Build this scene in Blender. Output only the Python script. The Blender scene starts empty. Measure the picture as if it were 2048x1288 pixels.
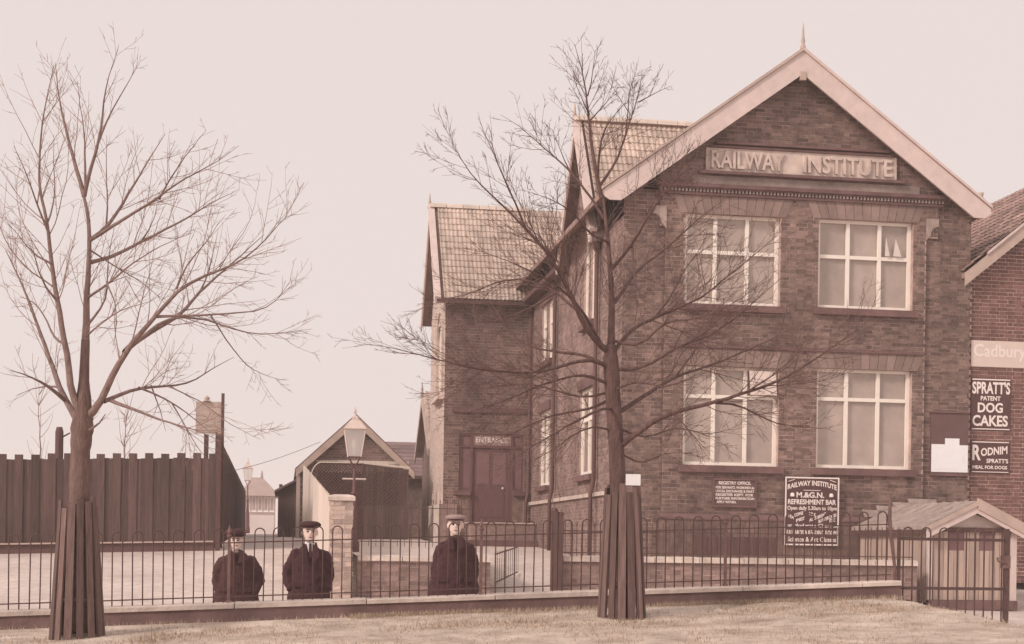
import bpy, bmesh, math, random
import numpy as np
from mathutils import Vector, Matrix

random.seed(7)
RNG = np.random.default_rng(7)
SC = bpy.context.scene
COL = SC.collection

# ------------------------------------------------------------------ camera
FPX, ROLL, YAW, ZC = 3000.0, 0.015, math.atan(453 / 3000), 1.45
CY, SY = math.cos(YAW), math.sin(YAW)
Rv, Fv, Uv = Vector((CY, -SY, 0)), Vector((SY, CY, 0)), Vector((0, 0, 1))
xr = Rv * math.cos(ROLL) + Uv * math.sin(ROLL)
yr = -Rv * math.sin(ROLL) + Uv * math.cos(ROLL)
cd = bpy.data.cameras.new('camera'); cam = bpy.data.objects.new('camera', cd); COL.objects.link(cam)
M4 = Matrix.Identity(4)
for i in range(3):
    M4[i][0], M4[i][1], M4[i][2] = xr[i], yr[i], -Fv[i]
M4[2][3] = ZC
cam.matrix_world = M4
cd.sensor_width = 36; cd.lens = FPX / 2048 * 36; cd.shift_y = 441 / 2048
cd.clip_start = 0.1; cd.clip_end = 2000
SC.camera = cam

# ------------------------------------------------------------------ light, sky, exposure
EXPO = 0.6
SUN_DIR = Vector((-0.74, -0.44, 0.52)).normalized()       # towards the sun
w = bpy.data.worlds.new('World'); SC.world = w; w.use_nodes = True
nt = w.node_tree; nt.nodes.clear()
out = nt.nodes.new('ShaderNodeOutputWorld'); bg = nt.nodes.new('ShaderNodeBackground')
sky = nt.nodes.new('ShaderNodeTexSky'); sky.sky_type = 'NISHITA'; sky.sun_disc = False
sky.sun_elevation = math.asin(SUN_DIR.z); sky.sun_rotation = math.atan2(SUN_DIR.x, SUN_DIR.y)
sky.dust_density = 6; sky.air_density = 1.5
bw = nt.nodes.new('ShaderNodeRGBToBW')
tint = nt.nodes.new('ShaderNodeMix'); tint.data_type = 'RGBA'; tint.blend_type = 'MULTIPLY'; tint.inputs[0].default_value = 1
tint.inputs[7].default_value = (1.0, 0.85, 0.80, 1)
mixo = nt.nodes.new('ShaderNodeMix'); mixo.data_type = 'RGBA'; mixo.inputs[0].default_value = 0.93
mixo.inputs[7].default_value = (5.62, 4.95, 4.78, 1)      # even pinkish overcast
bg.inputs['Strength'].default_value = 0.1
nt.links.new(sky.outputs[0], bw.inputs[0]); nt.links.new(bw.outputs[0], tint.inputs[6])
nt.links.new(tint.outputs[2], mixo.inputs[6]); nt.links.new(mixo.outputs[2], bg.inputs[0]); nt.links.new(bg.outputs[0], out.inputs[0])
sd = bpy.data.lights.new('sun', 'SUN'); sun = bpy.data.objects.new('sun', sd); COL.objects.link(sun)
sd.energy = 1.5; sd.angle = math.radians(12); sd.color = (1.0, 0.86, 0.78)
sun.rotation_euler = (-SUN_DIR).to_track_quat('-Z', 'Y').to_euler(); sun.location = (-20, -10, 30)
vs = SC.view_settings; vs.view_transform = 'Standard'; vs.look = 'None'; vs.exposure = EXPO; vs.gamma = 1; vs.use_curve_mapping = False

# ------------------------------------------------------------------ measuring helpers
def ray(u, v):
    dx, dy = u - 1024, v - 1085
    a = dx * math.cos(ROLL) + dy * math.sin(ROLL); b = dy * math.cos(ROLL) - dx * math.sin(ROLL)
    return Rv * (a / FPX) + Fv - Uv * (b / FPX)
def P(u, v, Y):
    d = ray(u, v); return Vector((0, 0, ZC)) + d * (Y / d.y)
def PX(u, v, X):
    d = ray(u, v); return Vector((0, 0, ZC)) + d * (X / d.x)

# ------------------------------------------------------------------ materials
def lin(c):
    return tuple(((x / 255) / 12.92 if x <= 10 else ((x / 255 + 0.055) / 1.055) ** 2.4) for x in c)
MATS = {}
LT = (1.0, 0.855, 0.775)          # tint of the daylight, so that colours name what is seen under it
def mat(name, rgb, k=1.0, rough=0.85, var=0.25, scale=6.0, island=0.0, bump=0.0, bscale=40.0, spec=0.3, metal=0.0, stretch=None, alt=None, stain=0.0):
    if name in MATS: return MATS[name]
    m = bpy.data.materials.new(name); m.use_nodes = True; n = m.node_tree.nodes; L = m.node_tree.links
    b = n['Principled BSDF']; c = [min(0.9, x * k / t_) for x, t_ in zip(lin(rgb), LT)]
    b.inputs['Roughness'].default_value = rough; b.inputs['Specular IOR Level'].default_value = spec; b.inputs['Metallic'].default_value = metal
    tc = n.new('ShaderNodeTexCoord'); vec = tc.outputs['Object']
    if stretch:
        mp = n.new('ShaderNodeMapping'); mp.inputs['Scale'].default_value = stretch; L.new(vec, mp.inputs[0]); vec = mp.outputs[0]
    nz = n.new('ShaderNodeTexNoise'); nz.inputs['Scale'].default_value = scale; nz.inputs['Detail'].default_value = 6; nz.inputs['Roughness'].default_value = 0.65
    L.new(vec, nz.inputs['Vector'])
    rmp = n.new('ShaderNodeValToRGB')
    e = rmp.color_ramp.elements
    lo = [x * (1 - var) for x in c]; hi = [min(0.92, x * (1 + var)) for x in ([p / q for p, q in zip(lin(alt), LT)] if alt else c)]
    e[0].position = 0.3; e[0].color = (*lo, 1); e[1].position = 0.72; e[1].color = (*hi, 1)
    L.new(nz.outputs['Fac'], rmp.inputs[0]); colr = rmp.outputs[0]
    if island > 0:
        g = n.new('ShaderNodeNewGeometry'); oi = n.new('ShaderNodeObjectInfo')
        ad = n.new('ShaderNodeMath'); ad.operation = 'ADD'; fr = n.new('ShaderNodeMath'); fr.operation = 'FRACT'
        L.new(g.outputs['Random Per Island'], ad.inputs[0]); L.new(oi.outputs['Random'], ad.inputs[1]); L.new(ad.outputs[0], fr.inputs[0])
        mr = n.new('ShaderNodeMapRange'); mr.inputs['To Min'].default_value = 1 - island; mr.inputs['To Max'].default_value = 1 + island
        L.new(fr.outputs[0], mr.inputs['Value'])
        mx = n.new('ShaderNodeVectorMath'); mx.operation = 'SCALE'; L.new(colr, mx.inputs[0]); L.new(mr.outputs[0], mx.inputs['Scale']); colr = mx.outputs[0]
    if stain > 0:
        gp = n.new('ShaderNodeNewGeometry'); mp2 = n.new('ShaderNodeMapping'); mp2.inputs['Scale'].default_value = (1, 1, .55); L.new(gp.outputs['Position'], mp2.inputs[0])
        n3 = n.new('ShaderNodeTexNoise'); n3.inputs['Scale'].default_value = 0.75; n3.inputs['Detail'].default_value = 7; n3.inputs['Roughness'].default_value = .6; L.new(mp2.outputs[0], n3.inputs['Vector'])
        m3 = n.new('ShaderNodeMapRange'); m3.inputs['From Min'].default_value = .3; m3.inputs['From Max'].default_value = .7; m3.inputs['To Min'].default_value = 1 - stain; m3.inputs['To Max'].default_value = 1 + stain
        L.new(n3.outputs['Fac'], m3.inputs['Value']); s3 = n.new('ShaderNodeVectorMath'); s3.operation = 'SCALE'; L.new(colr, s3.inputs[0]); L.new(m3.outputs[0], s3.inputs['Scale']); colr = s3.outputs[0]
    L.new(colr, b.inputs['Base Color'])
    if bump > 0:
        n2 = n.new('ShaderNodeTexNoise'); n2.inputs['Scale'].default_value = bscale; n2.inputs['Detail'].default_value = 4; L.new(vec, n2.inputs['Vector'])
        bp = n.new('ShaderNodeBump'); bp.inputs['Strength'].default_value = bump; bp.inputs['Distance'].default_value = 0.02
        L.new(n2.outputs['Fac'], bp.inputs['Height']); L.new(bp.outputs[0], b.inputs['Normal'])
    MATS[name] = m; return m

BRICK = mat('dark_brick', (112, 86, 76), 1.22, 0.9, 0.4, 7, 0.32, 0.35, 60, stain=.36)
BRICKL = mat('side_brick', (128, 99, 89), 1.22, 0.9, 0.34, 9, 0.24, 0.35, 60, stain=.3)
BRICKN = mat('neighbour_brick', (112, 76, 68), 1.2, 0.9, 0.25, 8, 0.2, 0.35, 60, stain=.15)
BRICKP = mat('pier_brick', (178, 148, 132), 1.15, 0.9, 0.3, 8, 0.3, 0.35, 60)
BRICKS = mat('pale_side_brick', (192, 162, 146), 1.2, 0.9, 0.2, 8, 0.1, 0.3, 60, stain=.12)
BRICKW = mat('low_wall_brick', (136, 106, 96), 1.1, 0.9, 0.3, 8, 0.26, 0.35, 60, stain=.25)
MORT = mat('mortar', (164, 132, 120), 1.2, 0.95, 0.4, 3, 0, 0.3, 80, stain=.35)
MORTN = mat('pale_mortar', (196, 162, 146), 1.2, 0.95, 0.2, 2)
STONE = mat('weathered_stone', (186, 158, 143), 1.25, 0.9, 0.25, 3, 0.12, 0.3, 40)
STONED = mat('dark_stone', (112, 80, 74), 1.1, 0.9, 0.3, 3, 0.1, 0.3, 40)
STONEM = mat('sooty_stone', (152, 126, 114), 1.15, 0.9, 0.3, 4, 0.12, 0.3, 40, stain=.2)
RUBBED = mat('rubbed_brick', (134, 106, 95), 1.15, 0.9, 0.2, 3, 0.16, 0.2, 50)
PAINT = mat('cream_paint', (216, 184, 170), .97, 0.6, 0.1, 5, 0, 0.12, 30, stain=.07)
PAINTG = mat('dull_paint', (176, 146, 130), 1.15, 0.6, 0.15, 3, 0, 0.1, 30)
WINP = mat('window_paint', (226, 200, 182), 1.2, 0.5, 0.06, 4)
BLIND = mat('linen_blind', (168, 143, 129), 1.3, 0.9, 0.12, 3, 0.08, .2, 12, stain=.16)
CURT = mat('white_curtain', (206, 182, 168), 1.15, 0.9, 0.08, 5)
TILE = mat('roof_tile', (190, 160, 142), 1.0, 0.85, 0.22, 3, 0.16, 0.3, 50, stain=.2)
TILED = mat('rough_tile', (150, 116, 104), 1.0, 0.9, 0.3, 2.5, 0.35, 0.3, 50, stain=.2)
RIDGE = mat('ridge_tile', (204, 176, 158), 1.05, 0.85, 0.15, 3, 0.08)
DARKW = mat('dark_timber', (98, 68, 62), 1.1, 0.85, 0.3, 5, 0.15, 0.3, 30, stretch=(6, 6, 0.6))
DOORM = mat('door_paint', (104, 70, 66), 1.15, 0.55, 0.2, 5, stretch=(4, 4, 0.7))
DOORP = mat('door_panel', (122, 86, 82), 1.15, 0.5, 0.15, 3)
FENCE = mat('fence_board', (98, 72, 65), .95, 0.9, 0.3, 4, 0.26, 0.4, 25, stretch=(8, 8, 0.5), stain=.28)
PICK = mat('weathered_picket', (214, 186, 168), 1.1, 0.85, 0.15, 4, 0.08, 0.2, 30, stretch=(8, 8, 0.6))
IRON = mat('railing_iron', (90, 64, 58), 1.1, 0.6, 0.25, 20)
IRONB = mat('rusty_iron', (116, 84, 76), 1.1, 0.6, 0.35, 12)
BARK = mat('bark', (104, 76, 69), 1.1, 0.95, 0.4, 9, 0, 0.8, 30, stretch=(3, 3, 0.8))
BARKL = mat('pale_bark', (150, 118, 104), 1.05, 0.95, 0.35, 9, 0, 0.8, 30, stretch=(3, 3, 0.8))
STAVE = mat('guard_stave', (112, 85, 77), 1.1, 0.9, 0.35, 5, 0.28, 0.4, 20, stretch=(9, 9, 0.6))
ROAD = mat('road_dust', (204, 177, 162), 1.0, 0.95, 0.16, 5, 0, 0.5, 14, stain=.13)
YARD = mat('yard_gravel', (210, 182, 166), 1.0, 0.95, 0.2, 7, 0, 0.5, 30, stain=.12)
BANK = mat('trodden_bank', (168, 138, 118), 1.0, 0.95, 0.18, 2.6, 0, 0.9, 16, alt=(204, 176, 156))
GRASS = mat('dry_grass', (176, 146, 122), 1.0, 0.9, 0.3, 6, 0.3)
COPE = mat('coping_stone', (200, 172, 155), 1.05, 0.9, 0.25, 5, 0.14, 0.5, 30, stain=.2)
PLINTH = mat('plinth_concrete', (112, 82, 75), 1.1, 0.95, 0.3, 4, 0, 0.5, 25)
SIGNB = mat('sign_black', (92, 60, 56), 1.0, 0.5, 0.12, 4)
SIGNW = mat('sign_white', (226, 200, 186), 1.15, 0.6, 0.06, 5)
SIGNE = mat('enamel_pale', (206, 176, 160), 1.15, 0.45, 0.06, 2)
SIGNF = mat('faded_lettering', (222, 196, 182), 1.15, 0.5, 0.05, 2)
PAPER = mat('white_paper', (240, 220, 208), 1.25, 0.8, 0.04, 4)
BOARD = mat('notice_board', (104, 74, 68), 1.1, 0.7, 0.15, 3)
LEAD = mat('lead_sheet', (172, 145, 132), 1.0, 0.75, 0.25, 6, 0, .3, 40, stain=.2)
KIOSKB = mat('kiosk_boards', (178, 146, 129), 1.05, 0.8, 0.18, 3, 0.14, 0.15, 25, stretch=(6, 6, 0.7))
SLATE = mat('slate', (128, 98, 92), 1.0, 0.8, 0.2, 3, 0.15)
FAR = mat('hazed_timber', (168, 136, 124), 1.0, 0.9, 0.15, 1)  # distance haze put into the colour: lighter than near timber
FARW = mat('hazed_paint', (210, 184, 172), 1.0, 0.8, 0.1, 1)  # also paled in the colour to carry distance haze
SKIN = mat('skin', (216, 180, 162), 1.12, 0.6, 0.06, 8, spec=0.35)
COAT = mat('dark_wool', (74, 44, 45), 1.0, 0.95, 0.25, 25, 0, 0.4, 120)
COATB = mat('brown_wool', (80, 50, 48), 1.0, 0.95, 0.25, 25, 0, 0.4, 120)
TROU = mat('trouser_wool', (78, 46, 46), 1.0, 0.95, 0.2, 20)
CAPD = mat('dark_cap_tweed', (74, 42, 42), 1.0, 0.95, 0.3, 60, 0, 0.3, 150)
CAPL = mat('light_cap_tweed', (160, 128, 118), 1.0, 0.95, 0.3, 60, 0, 0.3, 150)
LINEN = mat('white_linen', (232, 210, 198), 1.15, 0.8, 0.04, 8)
SHOE = mat('black_boot', (58, 34, 34), 1.0, 0.5, 0.2, 10)
HAIR = mat('dark_hair', (72, 46, 44), 1.0, 0.8, 0.2, 30)
HAIRB = mat('brow_hair', (118, 84, 78), 1.0, 0.8, 0.2, 30)
EYE = mat('eye_dark', (84, 56, 52), 1.0, 0.4, 0.1, 10)
LIPS = mat('lips', (140, 94, 88), 1.0, 0.6, 0.1, 10)
LAMPM = mat('lamp_paint', (108, 70, 66), 1.05, 0.55, 0.2, 8)
LAMPW = mat('lantern_cap', (202, 172, 156), 1.1, 0.5, 0.1, 8)

def glass(name, tr):
    m = bpy.data.materials.new(name); m.use_nodes = True; n = m.node_tree.nodes; L = m.node_tree.links
    n.clear(); o = n.new('ShaderNodeOutputMaterial'); t = n.new('ShaderNodeBsdfTransparent'); g = n.new('ShaderNodeBsdfGlossy')
    g.inputs['Roughness'].default_value = 0.06; t.inputs[0].default_value = (0.97, 0.96, 0.95, 1)
    lw = n.new('ShaderNodeLayerWeight'); lw.inputs[0].default_value = 0.5
    fr = n.new('ShaderNodeMath'); fr.operation = 'POWER'; fr.inputs[1].default_value = 4; L.new(lw.outputs['Facing'], fr.inputs[0])
    tcn = n.new('ShaderNodeTexCoord'); nz = n.new('ShaderNodeTexNoise'); nz.inputs['Scale'].default_value = 1.6
    bp = n.new('ShaderNodeBump'); bp.inputs['Strength'].default_value = 0.06; L.new(tcn.outputs['Object'], nz.inputs['Vector'])
    L.new(nz.outputs['Fac'], bp.inputs['Height']); L.new(bp.outputs[0], g.inputs['Normal'])
    ad = n.new('ShaderNodeMath'); ad.operation = 'ADD'; ad.inputs[1].default_value = tr; ad.use_clamp = True; L.new(fr.outputs[0], ad.inputs[0])
    mx = n.new('ShaderNodeMixShader'); L.new(ad.outputs[0], mx.inputs[0]); L.new(t.outputs[0], mx.inputs[1]); L.new(g.outputs[0], mx.inputs[2]); L.new(mx.outputs[0], o.inputs[0])
    return m
GLASS = glass('window_glass', 0.07)
LGLASS = bpy.data.materials.new('lantern_glass'); LGLASS.use_nodes = True
_n = LGLASS.node_tree.nodes; _L = LGLASS.node_tree.links; _n.clear()
_o = _n.new('ShaderNodeOutputMaterial'); _t = _n.new('ShaderNodeBsdfTransparent'); _d = _n.new('ShaderNodeBsdfTranslucent'); _e = _n.new('ShaderNodeBsdfDiffuse')
_d.inputs[0].default_value = (.9, .88, .86, 1); _e.inputs[0].default_value = (.85, .82, .8, 1)
_m = _n.new('ShaderNodeMixShader'); _m2 = _n.new('ShaderNodeMixShader'); _m2.inputs[0].default_value = .45
_L.new(_d.outputs[0], _m.inputs[1]); _L.new(_e.outputs[0], _m.inputs[2]); _L.new(_m.outputs[0], _m2.inputs[1]); _L.new(_t.outputs[0], _m2.inputs[2]); _L.new(_m2.outputs[0], _o.inputs[0])

# ------------------------------------------------------------------ mesh helpers
BASE = {}
class MB:
    def __init__(s): s.v = []; s.f = []
    def add(s, vs_, fs):
        o = len(s.v); s.v += [tuple(x) for x in vs_]; s.f += [tuple(i + o for i in f) for f in fs]; return s
    def box(s, lo, hi):
        x0, y0, z0 = lo; x1, y1, z1 = hi
        return s.add([(x0, y0, z0), (x1, y0, z0), (x1, y1, z0), (x0, y1, z0), (x0, y0, z1), (x1, y0, z1), (x1, y1, z1), (x0, y1, z1)],
                     [(0, 3, 2, 1), (4, 5, 6, 7), (0, 1, 5, 4), (1, 2, 6, 5), (2, 3, 7, 6), (3, 0, 4, 7)])
    def obox(s, c, ax, ay, az):
        c, ax, ay, az = map(Vector, (c, ax, ay, az)); v = []
        for k in (-1, 1):
            for (i, j) in ((-1, -1), (1, -1), (1, 1), (-1, 1)): v.append(c + ax * i + ay * j + az * k)
        return s.add(v, [(0, 3, 2, 1), (4, 5, 6, 7), (0, 1, 5, 4), (1, 2, 6, 5), (2, 3, 7, 6), (3, 0, 4, 7)])
    def bar(s, a, b, w_, h_, up=(0, 0, 1)):
        a, b = Vector(a), Vector(b); d = (b - a); t = d.normalized(); up = Vector(up)
        if abs(t.dot(up)) > 0.98: up = Vector((0, 1, 0))
        x = t.cross(up).normalized(); y = x.cross(t).normalized()
        return s.obox((a + b) / 2, x * w_ / 2, y * h_ / 2, d / 2)
    def prism(s, poly, off):
        n = len(poly); off = Vector(off); p = [Vector(q) for q in poly]
        return s.add(p + [q + off for q in p], [tuple(range(n))[::-1], tuple(range(n, 2 * n))] + [(i, (i + 1) % n, (i + 1) % n + n, i + n) for i in range(n)])
    def tube(s, pts, rad, sides=6, cap=True):
        pts = [Vector(p) for p in pts]; n = len(pts); vs_ = []; prev = None
        for i, p in enumerate(pts):
            t = (pts[min(i + 1, n - 1)] - pts[max(i - 1, 0)]).normalized()
            if prev is None:
                a = Vector((0, 0, 1)) if abs(t.z) < 0.9 else Vector((1, 0, 0)); x = t.cross(a).normalized()
            else:
                x = (prev - t * prev.dot(t)).normalized()
            prev = x; y = t.cross(x); r = rad[i] if hasattr(rad, '__len__') else rad
            for k in range(sides):
                an = 2 * math.pi * k / sides; vs_.append(p + x * (r * math.cos(an)) + y * (r * math.sin(an)))
        fs = [(i * sides + k, i * sides + (k + 1) % sides, (i + 1) * sides + (k + 1) % sides, (i + 1) * sides + k) for i in range(n - 1) for k in range(sides)]
        if cap: fs += [tuple(range(sides))[::-1], tuple(range((n - 1) * sides, n * sides))]
        return s.add(vs_, fs)
    def loft(s, rings):
        n = len(rings[0]); vs_ = [p for r in rings for p in r]
        fs = [(i * n + k, i * n + (k + 1) % n, (i + 1) * n + (k + 1) % n, (i + 1) * n + k) for i in range(len(rings) - 1) for k in range(n)]
        fs += [tuple(range(n))[::-1], tuple(range((len(rings) - 1) * n, len(rings) * n))]
        return s.add(vs_, fs)
    def lathe(s, c, prof, sides=10):
        return s.loft([[(c[0] + r * math.cos(2 * math.pi * k / sides), c[1] + r * math.sin(2 * math.pi * k / sides), c[2] + z) for k in range(sides)] for r, z in prof])
    def ell(s, c, r, sides=14, rings=9):
        c = Vector(c)
        return s.loft([[(c.x + r[0] * math.sin(ph) * math.cos(2 * math.pi * k / sides), c.y + r[1] * math.sin(ph) * math.sin(2 * math.pi * k / sides), c.z - r[2] * math.cos(ph)) for k in range(sides)] for ph in [0.12 + (math.pi - 0.24) * i / (rings - 1) for i in range(rings)]])
    def mesh(s, name, base=(0, 0, 0), smooth=False):
        me = bpy.data.meshes.new(name); b = Vector(base)
        me.from_pydata([(x - b[0], y - b[1], z - b[2]) for x, y, z in s.v], [], s.f); me.update()
        if smooth: me.polygons.foreach_set('use_smooth', [True] * len(me.polygons))
        return me
def root_base(o):
    while o.parent: o = o.parent
    return Vector(BASE.get(o.name, (0, 0, 0)))
def mk(name, mb, m, parent=None, smooth=False, kind=None, loc=None):
    base = root_base(parent) if parent else Vector((0, 0, 0))
    if isinstance(mb, MB): me = mb.mesh(name, base if loc is None else loc, smooth)
    else: me = mb
    if m is not None and not me.materials: me.materials.append(m)
    o = bpy.data.objects.new(name, me); COL.objects.link(o)
    if parent: o.parent = parent
    if loc is not None: o.location = Vector(loc) - base
    if kind: o['kind'] = kind
    return o
def thing(name, label, cat, loc, group=None):
    o = bpy.data.objects.new(name, None); COL.objects.link(o); o.location = loc; o.empty_display_size = 0.2
    o['label'] = label; o['category'] = cat
    if group: o['group'] = group
    BASE[o.name] = tuple(loc); return o
def inst(name, me, parent, loc):
    o = bpy.data.objects.new(name, me); COL.objects.link(o); o.parent = parent; o.location = Vector(loc) - root_base(parent); return o

# ------------------------------------------------------------------ walls of separate bricks
def intervals(lo, hi, holes):
    iv = [(lo, hi)]
    for a, b in holes:
        nx = []
        for p, q in iv:
            if b <= p or a >= q: nx.append((p, q)); continue
            if a > p: nx.append((p, a))
            if b < q: nx.append((b, q))
        iv = nx
    return [(p, q) for p, q in iv if q - p > 1e-4]
def lim(outline, v):
    """left and right edge of the outline [(v, u0, u1), ...] at height v"""
    for (va, a0, a1), (vb, b0, b1) in zip(outline, outline[1:]):
        if va <= v <= vb:
            t = (v - va) / max(vb - va, 1e-9); return a0 + (b0 - a0) * t, a1 + (b1 - a1) * t
    return None
def wall(parent, O, U, N, outline, holes, mort, brick, pick=None, n_pick=0, depth=0.11, name='wall', bl=0.224, bh=0.064, jt=0.011, seed=0):
    """mortar body with real openings and proud bricks in Flemish bond; holes = (u0,u1,v0,v1)"""
    O, U, N = Vector(O), Vector(U).normalized(), Vector(N).normalized(); V = Vector((0, 0, 1))
    vs_ = sorted({o[0] for o in outline} | {h[2] for h in holes} | {h[3] for h in holes})
    vmin, vmax = outline[0][0], outline[-1][0]
    vs_ = [v for v in vs_ if vmin <= v <= vmax]
    mb = MB(); pt = lambda u, v, n=0.0: O + U * u + V * v + N * n
    flip = U.cross(V).dot(N) < 0
    def quad(a, b, c, d): mb.add([a, b, c, d], [(3, 2, 1, 0) if flip else (0, 1, 2, 3)])
    for va, vb in zip(vs_, vs_[1:]):
        la, lb = lim(outline, va + 1e-6), lim(outline, vb - 1e-6)
        hs = [(h[0], h[1]) for h in holes if h[2] <= va + 1e-6 and h[3] >= vb - 1e-6]
        ia, ib = intervals(la[0], la[1], hs), intervals(lb[0], lb[1], hs)
        if len(ia) != len(ib): ib = [(max(p, lb[0]), min(q, lb[1])) for p, q in ia]
        for (p, q), (p2, q2) in zip(ia, ib): quad(pt(p, va), pt(q, va), pt(q2, vb), pt(p2, vb))
    for u0, u1, v0, v1 in holes:
        for a, b in (((u0, v0), (u0, v1)), ((u0, v1), (u1, v1)), ((u1, v1), (u1, v0)), ((u1, v0), (u0, v0))):
            quad(pt(*b), pt(*a), pt(*a, -depth), pt(*b, -depth))
    wo = mk(name, mb, mort, parent)
    rng = np.random.default_rng(100 + seed); full = []; boxes = []
    row = 0; v = vmin + jt / 2
    while v + bh <= vmax + 0.04:
        vm = v + bh / 2; l = lim(outline, min(vm, vmax))
        if l is None: break
        hs = [(h[0] - jt / 2, h[1] + jt / 2) for h in holes if h[2] < vm < h[3]]
        for p, q in intervals(l[0], l[1], hs):
            hl = (bl - jt) / 2; u = -50 * (bl + hl + 2 * jt) - (0.0 if row % 2 else (bl + hl + 2 * jt) / 2)
            per = bl + hl + 2 * jt; u += math.floor((p - u) / per) * per - per; k = 0
            while u < q:
                L_ = bl if k % 2 == 0 else hl
                a, b = max(u, p), min(u + L_, q)
                if b - a > 0.025:
                    (full if (b - a > bl - 1e-4) else boxes).append((a, b, v, min(v + bh, vmax + 0.02)))
                u += L_ + jt; k += 1
        v += bh + jt; row += 1
    if n_pick and pick:
        full.sort(key=lambda r: pick((r[0] + r[1]) / 2, (r[2] + r[3]) / 2)); ind, rest = full[:n_pick], full[n_pick:]
    else: ind, rest = [], full
    allb = boxes + rest
    if allb:
        A = np.array(allb); nb = len(A); pr = 0.006 + rng.uniform(-0.0025, 0.004, nb); ji = rng.uniform(-0.0025, 0.0025, (nb, 4))
        A = A + ji; o, un, nn = np.array(O), np.array(U), np.array(N); z = np.array([0, 0, 1.0])
        def cn(u, v_, n): return o + u[:, None] * un + v_[:, None] * z + n[:, None] * nn
        bk = np.full(nb, -0.004)
        c = np.stack([cn(A[:, 0], A[:, 2], pr), cn(A[:, 1], A[:, 2], pr), cn(A[:, 1], A[:, 3], pr), cn(A[:, 0], A[:, 3], pr),
                      cn(A[:, 0], A[:, 2], bk), cn(A[:, 1], A[:, 2], bk), cn(A[:, 1], A[:, 3], bk), cn(A[:, 0], A[:, 3], bk)], 1).reshape(-1, 3)
        q = np.array([(0, 1, 2, 3), (4, 5, 1, 0), (5, 6, 2, 1), (6, 7, 3, 2), (7, 4, 0, 3)])
        if flip: q = q[:, ::-1]
        f = (np.arange(nb)[:, None, None] * 8 + q[None]).reshape(-1, 4)
        me = bpy.data.meshes.new('brick'); me.from_pydata((c - np.array(root_base(parent))).tolist(), [], f.tolist()); me.update(); me.materials.append(brick)
        bo = mk('brickwork', me, None, parent, kind='stuff')
    if ind:
        b = MB(); h2 = U * (bl / 2); v2 = V * (bh / 2)
        pts = [-h2 - v2 + N * 0.006, h2 - v2 + N * 0.006, h2 + v2 + N * 0.006, -h2 + v2 + N * 0.006, -h2 - v2 - N * 0.004, h2 - v2 - N * 0.004, h2 + v2 - N * 0.004, -h2 + v2 - N * 0.004]
        fs = [(0, 1, 2, 3), (4, 5, 1, 0), (5, 6, 2, 1), (6, 7, 3, 2), (7, 4, 0, 3)]
        b.add(pts, [f[::-1] for f in fs] if flip else fs); me = b.mesh('brick'); me.materials.append(brick)
        for a, b_, c0, c1 in ind: inst('brick', me, parent, pt((a + b_) / 2, (c0 + c1) / 2, float(rng.uniform(-0.002, 0.004))))
    return wo

def window(parent, O, U, N, w_, h_, mulls, trans, fw=0.07, setb=0.09, blind=True, name='window', fm=None, sill=True, bm=None):
    """casement window: frame, panes and blind; O = lower left corner of the opening"""
    O, U, N = Vector(O), Vector(U), Vector(N); V = Vector((0, 0, 1)); fm = fm or WINP
    C = lambda u, v, n: O + U * u + V * v + N * (n - setb)
    mb = MB()
    def bx(u0, u1, v0, v1, n0, n1):
        mb.obox(C((u0 + u1) / 2, (v0 + v1) / 2, (n0 + n1) / 2), U * (u1 - u0) / 2, N * (n1 - n0) / 2, V * (v1 - v0) / 2)
    us = [0] + [m_ * w_ for m_ in mulls] + [w_]
    bx(0, fw, 0, h_, 0, 0.06); bx(w_ - fw, w_, 0, h_, 0, 0.06); bx(fw, w_ - fw, 0, fw * 1.1, 0, 0.06); bx(fw, w_ - fw, h_ - fw * .8, h_, 0, 0.06)
    for u in us[1:-1]: bx(u - fw / 2, u + fw / 2, fw * 1.1, h_ - fw * .8, 0, 0.063)
    vsp = [0]
    if trans is not None:
        tv = h_ * (1 - trans)
        cuts = us
        for a, b in zip(cuts, cuts[1:]):
            bx(a + (fw if a == 0 else fw / 2) + 0.001, b - (fw if b == w_ else fw / 2) - 0.001, tv - fw / 2, tv + fw / 2, 0, 0.058)
        vsp.append(tv)
    vsp.append(h_)
    wo = mk(name, mb, fm, parent)
    for a, b in zip(us, us[1:]):
        for c, d in zip(vsp, vsp[1:]):
            p = MB(); g = fw / 2 - 0.005; e1, e2 = U * ((b - a) / 2 - g), V * ((d - c) / 2 - g); cc = C((a + b) / 2, (c + d) / 2, 0.025)
            p.add([cc - e1 - e2, cc + e1 - e2, cc + e1 + e2, cc - e1 + e2], [(0, 1, 2, 3)]); mk('pane', p, GLASS, wo)
    if blind:
        for a, b in zip(us, us[1:]):
            p = MB(); p.obox(C((a + b) / 2, h_ / 2, -0.012 - random.uniform(0, .012)), U * ((b - a) / 2 - .004), N * 0.003, V * (h_ / 2 + 0.03)); mk('blind', p, bm or BLIND, wo)
    return wo

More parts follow.
